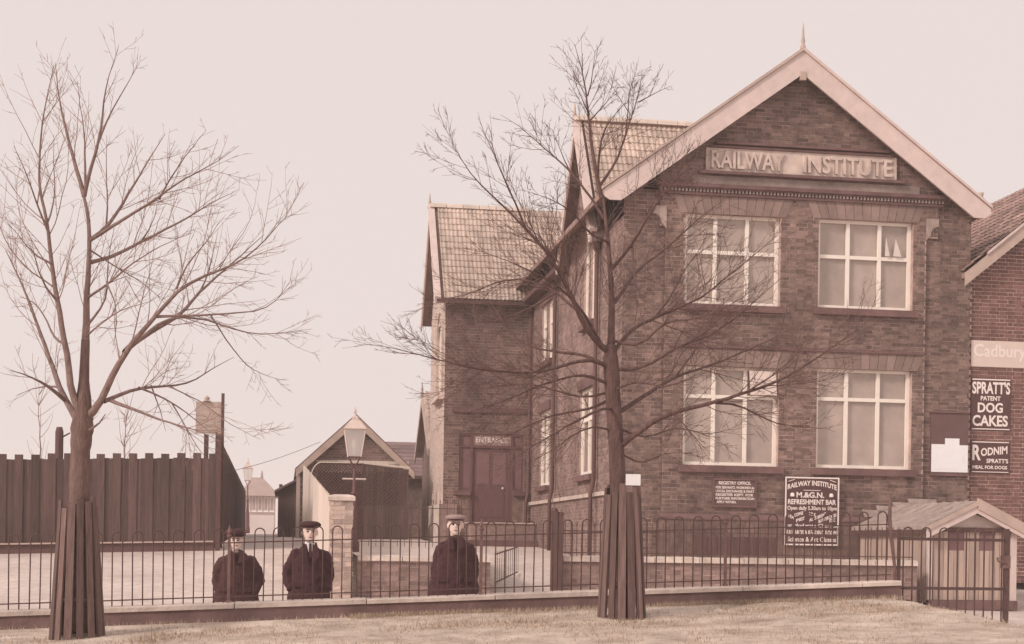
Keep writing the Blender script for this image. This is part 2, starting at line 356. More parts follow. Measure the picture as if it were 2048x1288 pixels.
def text(name, s, m, parent, O, U, N, u0, u1, v0, v1, ext=0.004, arc=0.0, offset=0.0, shear=0.0, slope=0.0):
    cu = bpy.data.curves.new(name, 'FONT'); cu.body = s; cu.extrude = 0.1; cu.offset = offset; cu.shear = shear; cu.resolution_u = 3
    t = bpy.data.objects.new(name, cu); COL.objects.link(t)
    dg = bpy.context.evaluated_depsgraph_get(); me = bpy.data.meshes.new_from_object(t.evaluated_get(dg)); bpy.data.objects.remove(t)
    n = len(me.vertices); co = np.empty(n * 3); me.vertices.foreach_get('co', co); co = co.reshape(-1, 3)
    mn, mx = co.min(0), co.max(0); q = (co - mn) / np.maximum(mx - mn, 1e-9)
    uu = u0 + q[:, 0] * (u1 - u0); vv = v0 + q[:, 1] * (v1 - v0) + arc * (1 - (2 * q[:, 0] - 1) ** 2) + slope * (q[:, 0] - 0.5); nn = q[:, 2] * ext
    O, U, N = np.array(O), np.array(Vector(U).normalized()), np.array(Vector(N).normalized())
    wc = O + uu[:, None] * U + vv[:, None] * np.array([0, 0, 1.0]) + nn[:, None] * N - np.array(root_base(parent))
    me.vertices.foreach_set('co', wc.astype(np.float32).ravel()); me.materials.clear(); me.materials.append(m); me.update(); me.name = name
    return mk(name, me, None, parent)

def tile_mesh(wd, ln, nx=6):
    """one pantile: a rolled sheet with a thick lower edge; x across, y up the slope"""
    mb = MB(); vs_ = []
    for j, (y, lift) in enumerate(((0, 0.022), (ln, 0.0))):
        for k in range(nx + 1):
            t = k / nx; z = 0.011 * math.sin(2 * math.pi * t + 0.6) + lift; vs_.append((t * wd, y, z))
    for k in range(nx + 1): vs_.append((vs_[k][0], 0, vs_[k][2] - 0.022))
    n = nx + 1; fs = [(k, k + 1, n + k + 1, n + k) for k in range(nx)] + [(2 * n + k, 2 * n + k + 1, k + 1, k) for k in range(nx)]
    mb.add(vs_, fs); return mb
TILES_USED = [0]
def tiled_slope(parent, O, A, B, na, nb, wd, gauge, m, n_ind=300, keep=None, seed=1):
    """rows of pantiles; O lower left corner, A along the eave, B up the slope (units), na x nb"""
    O, A, B = Vector(O), Vector(A).normalized(), Vector(B).normalized(); Nn = A.cross(B).normalized()
    if Nn.z < 0: Nn = -Nn
    src = tile_mesh(wd * 1.02, gauge * 1.12); me = src.mesh('roof_tile', smooth=False); me.materials.append(m); rng = random.Random(seed)
    joined = MB(); sm = [Vector(v) for v in src.v]
    for j in range(nb):
        for i in range(na):
            if keep and not keep(i * wd, j * gauge): continue
            jit = rng.uniform(-0.006, 0.006); p = O + A * (i * wd) + B * (j * gauge + jit) + Nn * (0.03 + rng.uniform(0, .006))
            R = Matrix((A, B, Nn)).transposed()
            if rng.random() < 0.5: R = R @ Matrix.Rotation(rng.uniform(-.02, .02), 3, 'Z')
            if TILES_USED[0] < n_ind:
                o = inst('roof_tile', me, parent, p); o.rotation_euler = R.to_euler(); TILES_USED[0] += 1
            else:
                joined.add([p + R @ v for v in sm], src.f)
    if joined.v: mk('roof_tiling', joined, m, parent, kind='stuff')

def sm(a, b, t):
    t = max(0.0, min(1.0, (t - a) / (b - a))); return t * t * (3 - 2 * t)
# ------------------------------------------------------------------ terrain
def zpl(X): return 0.87 + 0.0433 * X                       # top of the near plinth
def zroad(X, Y):
    pts = [(-50, 0), (18, 0.0), (24.3, 0.52), (31, 1.24), (41, 1.5), (60, 1.7), (120, 1.95), (400, 2.6), (900, 3)]
    for (a, b), (c, d) in zip(pts, pts[1:]):
        if a <= Y <= c: z = b + (d - b) * (Y - a) / (c - a); break
    xs = 0.03 * max(min(X, 0), -12) - 0.02 * max(min(X, 16), 0)
    return z + xs * sm(16, 30, Y) * (1 - sm(60, 120, Y))
def zbank(X, Y): return zpl(max(-8, min(X, 9))) - 0.165 - 0.05 * (14.1 - Y)
def sheet(name, xs, ys, zf, m, kind='structure', smooth=True):
    mb = MB(); mb.v = [(x, y, zf(x, y)) for y in ys for x in xs]; n = len(xs)
    mb.f = [(j * n + i, j * n + i + 1, (j + 1) * n + i + 1, (j + 1) * n + i) for j in range(len(ys) - 1) for i in range(n - 1)]
    return mk(name, mb, m, None, smooth, kind)
xs = [-700, -250, -100, -50, -30, -20, -16] + [-12 + i for i in range(33)] + [24, 30, 45, 80, 200, 700]
ys = [14.46, 15, 16, 17, 18, 19, 20, 21, 22, 23, 24, 25, 26, 27, 28, 29, 30, 31, 32, 34, 36, 38, 41, 45, 50, 60, 75, 90, 120, 200, 400, 850]
sheet('street', xs, ys, zroad, ROAD)
GX0 = 5.93                                               # bank stops at the gate opening
bx_ = [-700, -250, -60, -20, -12] + [-8 + 0.3 * i for i in range(46)] + [GX0]
by_ = [-40, -15, -5, 0, 3, 6, 8, 9, 10, 11, 12, 12.6, 13.2, 13.5, 13.7, 13.9, 14.06]
rb = random.Random(3)
sheet('bank', bx_, by_, lambda x, y: max(-0.15, zbank(x, y)) + (rb.uniform(-.012, .012) if 9 < y < 14.05 else 0), BANK)
sheet('gate_path', [GX0 + 0.002, 6.2, 6.6, 7, 7.4, 8, 12, 30, 700], [-40, 0, 6, 10, 12, 13, 14, 14.46], lambda x, y: zroad(x, 18) + 0.3 * (1 - sm(13.5, 18, y)) * sm(2, 10, y) - 0.001 * (y < 14.4), ROAD)

# ------------------------------------------------------------------ the institute
WY, WX = 28.0, 6.29                                      # planes of the front and of the side wall
GZ = 1.05
inst_b = thing('railway_institute', 'large two storey brick institute building with pale bargeboards on its street gable', 'building', (9.8, WY, GZ))
XU, NF = Vector((1, 0, 0)), Vector((0, -1, 0))
YU, NL = Vector((0, 1, 0)), Vector((-1, 0, 0))
APX, APZ, BY = 9.67, 10.95, 27.6                          # bargeboard apex
PITCH = 0.735
# front wall: side strips on Y=28, centre bay proud on Y=27.94
wins = [(7.49, 9.385, 6.08, 7.82), (10.155, 12.09, 6.10, 7.84), (7.50, 9.395, 2.985, 4.90), (10.165, 12.105, 2.985, 4.93)]
gz_at = lambda x: APZ - 0.12 - abs(x - 9.80) * PITCH
bayo = [(GZ, 7.10, 12.36), (7.55, 7.10, 12.36), (7.5501, 6.98, 12.60), (gz_at(12.60), 6.98, 12.60), (APZ - 0.13, 9.79, 9.81)]
wall(inst_b, (0, WY - 0.06, 0), XU, NF, bayo, wins, MORT, BRICK, lambda u, v: min(abs(u - 9.77) * 1.4 + abs(v - 6.3) * 0.25, abs(u - 12.2) + abs(v - 6) * .3), 190, 0.26, 'front_wall', seed=1)
wall(inst_b, (0, WY, 0), XU, NF, [(GZ, WX, 7.10), (gz_at(7.1) - .6, WX, 7.10)], [], MORT, BRICK, None, 0, name='front_wall', seed=2)
wall(inst_b, (0, WY, 0), XU, NF, [(GZ, 12.36, 13.32), (gz_at(13.32), 12.36, 13.32), (gz_at(12.6), 12.36, 12.6)], [], MORT, BRICK, lambda u, v: abs(v - 5.6), 70, name='front_wall', seed=3)
for x_, z_a, z_b in ((7.099, GZ, 7.55), (12.36, GZ, 7.55), (12.6, 7.552, gz_at(12.6)), (6.978, 7.552, gz_at(6.98))): mk('bay_return', MB().box((x_, WY - .06, z_a), (x_ + .002, WY, z_b)), BRICK, inst_b)
# corbel stones where the bay widens
for sx, x0 in ((1, 12.35), (-1, 7.11)):
    poly = [(x0, WY - .085, 7.93), (x0 + sx * .26, WY - .085, 7.93), (x0 + sx * .26, WY - .085, 7.78)]
    for i in range(6):
        an = math.pi / 2 * i / 5; poly.append((x0 + sx * (.26 - .17 * math.sin(an)), WY - .085, 7.60 + .18 * (math.cos(an)) ** 1.0))
    poly.append((x0, WY - .085, 7.50))
    mk('corbel', MB().prism(poly if sx < 0 else poly[::-1], (0, .09, 0)), STONEM, inst_b)
# gauged arches over the windows
def gauged(x0, x1, z0, h, y=WY - 0.075):
    n = 13; wdt = (x1 - x0 + 0.36) / n
    for i in range(n):
        a, b = x0 - .18 + i * wdt + .006, x0 - .18 + (i + 1) * wdt - .006; c = (x0 + x1) / 2
        f0, f1 = (a - c) / (x1 - x0) * 0.12, (b - c) / (x1 - x0) * 0.12
        mk('voussoir', MB().prism([(a - f0, y, z0), (b - f1, y, z0), (b + f1, y, z0 + h), (a + f0, y, z0 + h)], (0, .03, 0)), RUBBED, inst_b)
for i, (a, b, c, d) in enumerate(wins): gauged(a, b, d, 0.34 if i < 2 else 0.33)
for i, (a, b, c, d) in enumerate(wins):
    wo = window(inst_b, (a, WY - .06, c), XU, NF, b - a, d - c, [0.33, 0.665], 0.41 if i < 2 else 0.30, 0.07, 0.17)
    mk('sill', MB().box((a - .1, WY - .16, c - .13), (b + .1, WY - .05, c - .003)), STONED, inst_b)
    if i == 1:
        cv = MB(); zz = d - (d - c) * .41
        cv.prism([(a + 1.38, WY, zz + .05), (a + 1.48, WY, zz + .05), (a + 1.40, WY, zz + .42)], (0, .002, 0)); cv.prism([(a + 1.55, WY, zz + .05), (a + 1.72, WY, zz + .05), (a + 1.60, WY, zz + .4)], (0, .002, 0))
        mk('curtain', cv, CURT, wo)
    if i == 2:      # hopper light standing open
        u0, u1 = a + (b - a) * .665 + .05, b - .06; z1 = d - .06; z0 = d - (d - c) * .30 + .04
        h = MB(); h.prism([(u0, WY - .13, z0), (u1, WY - .13, z0), (u1, WY - .03, z1), (u0, WY - .03, z1)], (0, .01, 0)); mk('hopper_light', h, SIGNE, wo)
# string courses, cornice with dentils, panel with raised letters
def course(name, x0, x1, z0, z1, pr, m=STONED, parent=inst_b): return mk(name, MB().box((x0, WY - .06 - pr, z0), (x1, WY - .058, z1)), m, parent)
course('string_course', 7.2, 12.33, 5.245, 5.30, .05)
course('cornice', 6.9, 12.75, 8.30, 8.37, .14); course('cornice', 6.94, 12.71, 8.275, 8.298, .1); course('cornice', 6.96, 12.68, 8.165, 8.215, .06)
dn = MB(); x = 6.97
while x < 12.66: dn.box((x, WY - .145, 8.22), (x + .038, WY - .06, 8.272)); x += 0.07
mk('dentil_course', dn, STONEM, inst_b, kind='stuff')
course('stone_band', 7.6, 12.2, 8.372, 8.55, .02, STONEM)
course('panel_ledge', 7.72, 11.86, 8.575, 8.63, .12)
mk('name_panel', MB().box((7.86, WY - .10, 8.635), (11.70, WY - .058, 9.085)), STONE, inst_b)
course('panel_hood', 7.95, 11.62, 9.09, 9.125, .08); course('panel_hood', 8.05, 11.55, 9.155, 9.20, .12)
text('lettering', 'RAILWAY', STONE, inst_b, (0, WY - .098, 0), XU, NF, 7.96, 9.42, 8.69, 9.03, .05, offset=.02)
text('lettering', 'INSTITUTE', STONE, inst_b, (0, WY - .098, 0), XU, NF, 9.80, 11.60, 8.69, 9.03, .05, offset=.02)
pf = MB()
for b_ in ((7.86, 7.90, 8.64, 9.08), (11.66, 11.70, 8.64, 9.08)): pf.box((b_[0], WY - .125, b_[2]), (b_[1], WY - .102, b_[3]))
mk('panel_border', pf, STONE, inst_b)
# plinth, basement vent
mk('plinth', MB().box((7.05, WY - .13, GZ), (12.40, WY - .055, 1.94)), BRICK, inst_b)
mk('plinth_moulding', MB().prism([(7.05, WY - .15, 1.942), (7.05, WY - .15, 1.98), (7.05, WY - .062, 2.06), (7.05, WY - .062, 1.942)], (5.35, 0, 0)), STONED, inst_b)
mk('basement_vent', MB().box((7.75, WY - .136, 1.28), (9.35, WY - .128, 1.62)), DARKW, inst_b)
vb = MB()
for i in range(9): vb.box((7.75 + i * .195, WY - .15, 1.28), (7.79 + i * .195, WY - .137, 1.62))
mk('vent_bar', vb, IRON, inst_b)
# front gable bargeboards (pale), tile verge on top, finial
for sx in (-1, 1):
    T = lambda x, z, y=BY: (APX + sx * x, y, z)
    e = 3.86; bz = APZ - e * PITCH
    poly = [T(0, APZ), T(e, bz), T(e + .02, bz - .10), T(e - .12, bz - .19), T((APZ - .44 - (bz - .19)) / PITCH, bz - .19), T(0, APZ - .44)]
    mk('bargeboard', MB().prism(poly if sx < 0 else poly[::-1], (0, .045, 0)), PAINT, inst_b)
    poly = [T(0, APZ + .07), T(e + .02, bz + .055), T(e + .02, bz + .004), T(0, APZ + .004)]
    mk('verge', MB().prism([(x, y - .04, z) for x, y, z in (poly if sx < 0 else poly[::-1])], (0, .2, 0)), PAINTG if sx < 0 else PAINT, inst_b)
    # soffit and roof slab behind the board
    poly = [T(0, APZ + .03, 27.645), T(e, bz + .02, 27.645), T(e, bz - .09, 27.645), T(0, APZ - .12, 27.645)]
    mk('roof', MB().prism(poly if sx < 0 else poly[::-1], (0, 17.5, 0)), TILED, inst_b)
mk('bargeboard_block', MB().box((APX - .06, BY - .02, APZ - .56), (APX + .06, BY + .05, APZ - .40)), PAINTG, inst_b)
def finial(x, y, z, h=.42, m=PAINTG, parent=inst_b):
    mk('finial', MB().lathe((x, y, z), [(.05, -.05), (.06, 0.02), (.03, .08), (.045, .14), (.028, .2), (.02, h * .7), (.004, h)], 8), m, parent, True)
finial(APX, BY + .03, APZ + .06, .5)
# side wall with its own gable
XS = WX - 0.30
GAY, GAZ, GH, EZ = 31.7, 10.50, 1.95, 7.72                 # side gable: centre, apex, half span, eave height
sw = [(30.45, 32.05, 2.9, 4.75), (35.75, 37.2, 2.85, 4.7), (30.55, 31.05, 6.12, 8.2), (31.25, 31.75, 6.12, 8.2), (35.5, 36.2, 5.9, 7.35), (36.4, 37.1, 5.9, 7.35)]
wall(inst_b, (WX, 0, 0), YU, NL, [(GZ, WY, 38.55), (EZ, WY, 38.55), (EZ + .001, GAY - 1.72, GAY + 1.72), (GAZ - .15, GAY - .02, GAY + .02)], sw, MORT, BRICKL, None, 0, .16, 'side_wall', seed=4)
for a, b, c, d in sw:
    window(inst_b, (WX, a, c), YU, NL, b - a, d - c, [0.5] if b - a > 1 else [], 0.35, .08, .10)
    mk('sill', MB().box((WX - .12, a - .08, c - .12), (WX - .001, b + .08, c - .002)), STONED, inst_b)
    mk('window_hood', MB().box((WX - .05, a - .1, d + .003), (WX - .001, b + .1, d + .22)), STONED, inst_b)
mk('plinth_moulding', MB().box((WX - .07, WY + .01, 2.42), (WX - .001, 38.5, 2.50)), STONE, inst_b)
for ypipe in (30.05, 34.85, 38.42):
    p = MB(); p.tube([(WX - .09, ypipe, EZ - .1), (WX - .09, ypipe, 2.75), (WX - .15, ypipe, 2.45), (WX - .15, ypipe, 1.2)], .045, 8); p.lathe((WX - .09, ypipe, EZ - .3), [(.05, 0), (.09, .08), (.1, .2)], 8)
    mk('downpipe', p, DARKW, inst_b, True)
for sy in (-1, 1):
    slope = (GAZ - EZ) / GH
    T = lambda y, z, x=XS: (x, GAY + sy * y, z)
    poly = [T(0, GAZ), T(GH, EZ), T(GH, EZ - .16), T(GH - .14, EZ - .16), T(0, GAZ - .30)]
    mk('bargeboard', MB().prism(poly if sy > 0 else poly[::-1], (.04, 0, 0)), PAINT, inst_b)
    poly = [T(0, GAZ + .05, XS + .045), T(GH, EZ + .05, XS + .045), T(GH, EZ - .05, XS + .045), T(0, GAZ - .05, XS + .045)]
    mk('roof', MB().prism(poly if sy > 0 else poly[::-1], (3.6, 0, 0)), TILED, inst_b)
finial(XS + .02, GAY, GAZ + .03, .42)
L_ = math.hypot(GH, GAZ - EZ)
# main roof plane cuts the small tiles: keep those outside it
def outside(O, A, B):
    O, A, B = Vector(O), Vector(A).normalized(), Vector(B).normalized()
    def k(a, b):
        p = O + A * (a + .1) + B * (b + .1); return p.z > APZ - (APX - p.x) * PITCH - .02
    return k
o_ = (XS + .02, GAY - GH - .02, EZ + .045); B_ = (0, GH, GAZ - EZ)
TG = 0.225
def gable_lead(x0, y0, z0, y1, z1): return MB().prism([(x0, y0, z0), (x0, y1, z1), (x0 + .16, y1, z1), (x0 + .16, y0, z0)], (0, -.03, .05))
# entrance wing
WGX, WGY = 4.0, 38.55
WAY, WAZ, WH, WEZ = 40.45, 10.44, 2.15, 7.62
wdoor = (4.40, 6.10, 1.93, 4.27)
wall(inst_b, (0, WGY, 0), XU, NF, [(1.2, WGX, WX), (WEZ, WGX, WX)], [wdoor], MORT, BRICK, lambda u, v: abs(u - 4.9) + abs(v - 5.5), 40, .14, 'wing_wall', seed=5)
warch = (39.05, 40.35, 5.35, 7.2)
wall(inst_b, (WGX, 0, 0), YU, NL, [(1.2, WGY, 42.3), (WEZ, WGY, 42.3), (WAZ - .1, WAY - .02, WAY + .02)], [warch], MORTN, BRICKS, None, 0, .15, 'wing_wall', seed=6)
window(inst_b, (WGX, 39.05, 5.35), YU, NL, 1.3, 1.85, [.5], .35, .08, .1)
ar = MB()
for i in range(9):
    a0, a1 = math.pi * i / 9, math.pi * (i + 1) / 9
    ar.prism([(WGX - .05, 39.7 - r * math.cos(a), 6.9 + r * math.sin(a)) for r, a in ((.63, a0), (.63, a1), (.85, a1), (.85, a0))][::-1], (.048, 0, 0))
ar.box((WGX - .05, 38.85, 5.3), (WGX - .002, 39.06, 6.9)); ar.box((WGX - .05, 40.34, 5.3), (WGX - .002, 40.55, 6.9))
mk('window_surround', ar, COPE, inst_b); mk('sill', MB().box((WGX - .16, 38.8, 5.15), (WGX - .001, 40.6, 5.3)), STONE, inst_b)
mk('wing_back_wall', MB().box((WGX + .02, 42.0, 1.2), (14, 42.3, 7.6)), BRICK, inst_b)
mk('right_wall', MB().box((13.10, 28.05, GZ), (13.28, 45, 7.9)), BRICK, inst_b)
mk('plinth', MB().box((WGX - .1, WGY - .1, 1.2), (4.36, WGY - .002, 2.42)), BRICKW, inst_b)
mk('plinth', MB().box((WGX - .1, WGY + .002, 1.2), (WGX - .002, 42.2, 2.42)), COPE, inst_b)
mk('string_course', MB().box((4.2, WGY - .06, 4.80), (6.2, WGY - .001, 4.93)), STONED, inst_b)
slope = (WAZ - WEZ) / WH; WXS = WGX - .30
for sy in (-1, 1):
    T = lambda y, z, x=WXS: (x, WAY + sy * y, z)
    poly = [T(0, WAZ), T(WH, WEZ), T(WH, WEZ - .2), T(WH - .15, WEZ - .2), T(0, WAZ - .32)]
    mk('bargeboard', MB().prism(poly if sy > 0 else poly[::-1], (.04, 0, 0)), PAINT, inst_b)
    poly = [T(0, WAZ + .05, WXS + .045), T(WH, WEZ + .05, WXS + .045), T(WH, WEZ - .06, WXS + .045), T(0, WAZ - .06, WXS + .045)]
    mk('roof', MB().prism(poly if sy > 0 else poly[::-1], (4.5, 0, 0)), TILED, inst_b)
finial(WXS + .02, WAY, WAZ + .03, .4)
LW = math.hypot(WH, WAZ - WEZ); nrow = int(LW / TG)
tiled_slope(inst_b, (WXS + .22, WAY - WH - .05, WEZ + .04), XU, (0, WH, WAZ - WEZ), 32, nrow, .11, LW / nrow, TILE, 300, None, 3)
nrow2 = int(L_ / TG)
tiled_slope(inst_b, (XS + .20, GAY - GH, EZ + .045), XU, B_, 31, nrow2, .11, L_ / nrow2, TILE, 300, outside((XS + .2, GAY - GH, EZ), XU, B_), 4)
mk('verge', gable_lead(WXS - .02, WAY - WH - .06, WEZ + .04, WAY, WAZ + .06), PAINT, inst_b)
mk('verge', gable_lead(XS - .02, GAY - GH - .03, EZ + .04, GAY, GAZ + .06), PAINT, inst_b)
for y, z, x0, x1 in ((WAY, WAZ, WXS + .02, 6.3), (GAY, GAZ, XS + .02, 9.2)):
    x = x0
    while x < x1:
        mk('ridge_tile', MB().prism([(x, y - .17, z + .02), (x, y - .13, z + .1), (x, y, z + .165), (x, y + .13, z + .1), (x, y + .17, z + .02)], (.435, 0, 0)), RIDGE, inst_b); x += .45
mk('gutter', MB().box((WXS + .3, WAY - WH - .14, WEZ - .07), (6.2, WAY - WH - .02, WEZ + .03)), DARKW, inst_b)
mk('gutter', MB().box((WX - .32, GAY + GH, EZ - .08), (WX - .2, WAY - WH, EZ + .03)), DARKW, inst_b)
mk('eaves_board', MB().box((WX - .2, GAY + GH, EZ - .08), (WX - .002, WAY - WH, EZ - .05)), DARKW, inst_b)
# door in the wing
dr = mk('entrance_door', MB().box((4.77, WGY + .06, 1.935), (5.75, WGY + .10, 3.88)), DOORM, inst_b)
for a, b in ((4.87, 5.20), (5.30, 5.64)): mk('door_panel', MB().box((a, WGY + .052, 2.95), (b, WGY + .066, 3.78)), DOORP, dr)
mk('door_panel', MB().box((4.92, WGY + .048, 2.10), (5.60, WGY + .062, 2.72)), DOORM, dr)
mk('door_knob', MB().ell((5.56, WGY + .03, 2.85), (.03, .03, .03), 8, 6), SIGNW, dr, True)
df = MB()
for b in ((4.40, 4.46, 2.85, 4.27), (4.70, 4.765, 1.935, 4.27), (5.755, 5.82, 1.935, 4.27), (6.04, 6.1, 2.85, 4.27), (4.46, 4.70, 3.90, 3.95), (4.765, 5.755, 3.89, 3.96), (5.82, 6.04, 3.90, 3.95), (4.46, 4.70, 4.21, 4.27), (4.765, 5.755, 4.235, 4.27), (5.82, 6.04, 4.21, 4.27), (4.4, 4.70, 2.78, 2.85), (5.82, 6.1, 2.78, 2.85)):
    df.box((b[0], WGY + .02, b[2]), (b[1], WGY + .11, b[3]))
mk('door_frame', df, DOORM, inst_b)
for a, b in ((4.46, 4.70), (5.82, 6.04)):
    for c, d in ((2.85, 3.90), (3.95, 4.21)): mk('sidelight', MB().box((a, WGY + .06, c), (b, WGY + .07, d)), DOORP, inst_b)
mk('sidelight_wall', MB().box((4.4, WGY + .01, 1.935), (4.70, WGY + .1, 2.78)), BRICK, inst_b); mk('sidelight_wall', MB().box((5.82, WGY + .01, 1.935), (6.1, WGY + .1, 2.78)), BRICK, inst_b)
for a, b in ((4.28, 4.70), (5.82, 6.2)): mk('sill', MB().box((a, WGY - .1, 2.66), (b, WGY - .003, 2.77)), STONED, inst_b)
fl = mk('fanlight', MB().box((4.765, WGY + .05, 3.96), (5.755, WGY + .06, 4.235)), mat('sign_ground', (150, 118, 108), 1.2, .6, .1), inst_b)
text('lettering', 'ENTRANCE', SIGNW, fl, (0, WGY + .049, 0), XU, NF, 4.85, 5.67, 4.03, 4.17, .004, offset=.015)
mk('doorstep', MB().box((4.6, 37.5, 1.22), (6.27, 38.53, 1.92)), BRICKW, inst_b); mk('doorstep', MB().box((4.5, 37.15, 1.2), (6.27, 37.497, 1.50)), STONED, inst_b); mk('doorstep_tread', MB().box((4.55, 37.46, 1.922), (6.27, 38.5, 1.95)), STONE, inst_b)
# low rear extension beyond the wing
EX = P(843, 780, 46.5).x + .25; RZ = P(843, 790, 46.5).z; RE = P(850, 897, 44.2).z
mk('rear_wall', MB().box((EX, 44.5, 1.3), (6.4, 48.6, RE)), BRICK, inst_b)
for sy in (-1, 1):
    T = lambda y, z, x: (x, 46.5 + sy * y, z)
    poly = [T(0, RZ, EX - .25), T(2.3, RE, EX - .25), T(2.3, RE - .2, EX - .25), T(0, RZ - .3, EX - .25)]
    mk('bargeboard', MB().prism(poly if sy > 0 else poly[::-1], (.04, 0, 0)), PAINTG, inst_b)
    poly = [T(0, RZ + .05, EX - .205), T(2.3, RE + .06, EX - .205), T(2.3, RE - .02, EX - .205), T(0, RZ - .1, EX - .205)]
    mk('roof', MB().prism(poly if sy > 0 else poly[::-1], (2.2, 0, 0)), TILE, inst_b)
mk('gable_wall', MB().prism([(EX + .01, 44.6, RE + .01), (EX + .01, 48.5, RE + .01), (EX + .01, 46.5, RZ - .2)], (.1, 0, 0)), BRICK, inst_b)
finial(EX - .23, 46.5, RZ + .03, .4)
p = MB(); p.tube([(EX - .15, 44.0, RE - .1), (EX - .15, 44.0, 1.3)], .06, 8); mk('downpipe', p, DARKW, inst_b, True)

tiled_slope(inst_b, (EX - .15, 44.15, RE + .08), XU, (0, 2.3, RZ - RE), 10, 12, .16, math.hypot(2.3, RZ - RE) / 12, TILE, 0, None, 8)

# ------------------------------------------------------------------ signs on the institute
def board(name, label, cat, u0, u1, z0, z1, y, m, frame=None, th=.03):
    t = thing(name, label, cat, ((u0 + u1) / 2, y, z0))
    mk('panel', MB().box((u0, y - th, z0), (u1, y - .002, z1)), m, t)
    if frame:
        f = MB(); g = frame[1]
        for b in ((u0, u0 + g, z0, z1), (u1 - g, u1, z0, z1), (u0 + g, u1 - g, z0, z0 + g), (u0 + g, u1 - g, z1 - g, z1)): f.box((b[0], y - th - frame[2], b[2]), (b[1], y - th - .001, b[3]))
        mk('frame', f, frame[0], t)
    return t
Y0 = WY - .07
t = board('notice_board', 'small dark registry office board under the left lower window', 'sign', 8.09, 8.965, 2.19, 2.745, Y0, BOARD, (STONED, .035, .02), .04)
y = Y0 - .041
for s, a, b, z in (('REGISTRY OFFICE.', 8.21, 8.85, 2.625), ('FOR SERVANTS. WORKMEN &c', 8.15, 8.92, 2.545), ('LOCAL EXCHANGE & MART', 8.15, 8.92, 2.475), ('REGISTER KEPT. FOR', 8.15, 8.90, 2.405), ('FURTHER INFORMATION', 8.15, 8.92, 2.335), ('APPLY WITHIN.', 8.17, 8.56, 2.265)):
    text('lettering', s, SIGNW, t, (0, y, 0), XU, NF, a, b, z, z + (.065 if z > 2.6 else .05), .003, offset=.025)
t = board('refreshment_board', 'tall white bordered refreshment bar board full of lettering below the windows', 'sign', 9.51, 10.60, 1.48, 2.80, Y0 - .075, SIGNB, (SIGNW, .028, .006), .04)
y = Y0 - .116
def tl(s, a, b, z0, z1, **k): text('lettering', s, SIGNW, t, (0, y, 0), XU, NF, a, b, z0, z1, .003, offset=k.pop('offset', .03), **k)
tl('RAILWAY INSTITUTE', 9.56, 10.55, 2.55, 2.65, arc=.085); tl('M.&G.N.', 9.74, 10.30, 2.40, 2.51); tl('REFRESHMENT BAR', 9.57, 10.54, 2.27, 2.37)
tl('Open daily 5.30am to 10pm', 9.56, 10.56, 2.14, 2.24, offset=.02); tl('at Moderate Charges', 9.57, 10.56, 1.81, 1.90, offset=.02)
tl('BILLIARDS & READING ROOM', 9.555, 10.555, 1.68, 1.775); tl('Science & Art Classes', 9.57, 10.55, 1.55, 1.645, offset=.02)
for s, a, b, z, sl in (('TEA', 9.57, 9.70, 2.0, -.05), ('COFFEE', 9.70, 9.88, 2.05, .05), ('PIES', 9.74, 9.92, 1.95, .06), ('MILK', 10.0, 10.14, 2.05, -.03), ('ALES', 10.0, 10.15, 1.96, .06), ('BREAD', 10.17, 10.34, 2.03, .08), ('BUTTER', 10.19, 10.40, 1.95, .08), ('CAKES', 10.40, 10.55, 2.02, .05), ('ETC', 10.41, 10.53, 1.94, .02)): tl(s, a, b, z, z + .065, slope=sl)
fl_ = MB()
for a, b, c in ((9.575, 9.70, .04), (10.41, 10.535, -.04)): fl_.bar((a, y - .001, 2.73 - c / 2), (b, y - .001, 2.73 + c / 2), .004, .012)
fl_.bar((9.88, y - .001, 2.545), (10.22, y - .001, 2.545), .004, .012)
for c_ in (9.655, 10.44): fl_.lathe((c_, y - .001, 2.42), [(.045, 0), (.05, .03), (.03, .07)], 5)
mk('flourish', fl_, SIGNW, t)
t = board('poster_board', 'dark plain notice board carrying a white stepped poster by the building corner', 'notice board', 12.52, 13.30, 2.93, 4.125, WY - .012, BOARD, None, .05)
mk('top_rail', MB().box((12.49, WY - .085, 4.127), (13.31, WY - .012, 4.16)), STONED, t); mk('bottom_rail', MB().box((12.51, WY - .09, 2.89), (13.31, WY - .012, 2.928)), STONED, t)
po = thing('paper_poster', 'white stepped paper poster pinned on the dark notice board', 'poster', (12.9, WY - .065, 2.96))
mk('sheet', MB().prism([(12.53, WY - .068, 2.965), (13.29, WY - .068, 2.965), (13.29, WY - .068, 3.50), (13.11, WY - .068, 3.50), (13.11, WY - .068, 3.63), (12.81, WY - .068, 3.63), (12.81, WY - .068, 3.51), (12.53, WY - .068, 3.51)], (0, .004, 0)), PAPER, po)
mk('faint_print', MB().box((12.62, WY - .0705, 3.17), (12.66, WY - .069, 3.33)).box((13.16, WY - .0705, 3.15), (13.21, WY - .069, 3.32)).box((12.56, WY - .0705, 3.02), (13.26, WY - .069, 3.03)).box((12.56, WY - .0705, 3.45), (12.8, WY - .069, 3.46)), mat('faded_ink', (226, 206, 194), 1.2, .8, .05), po)

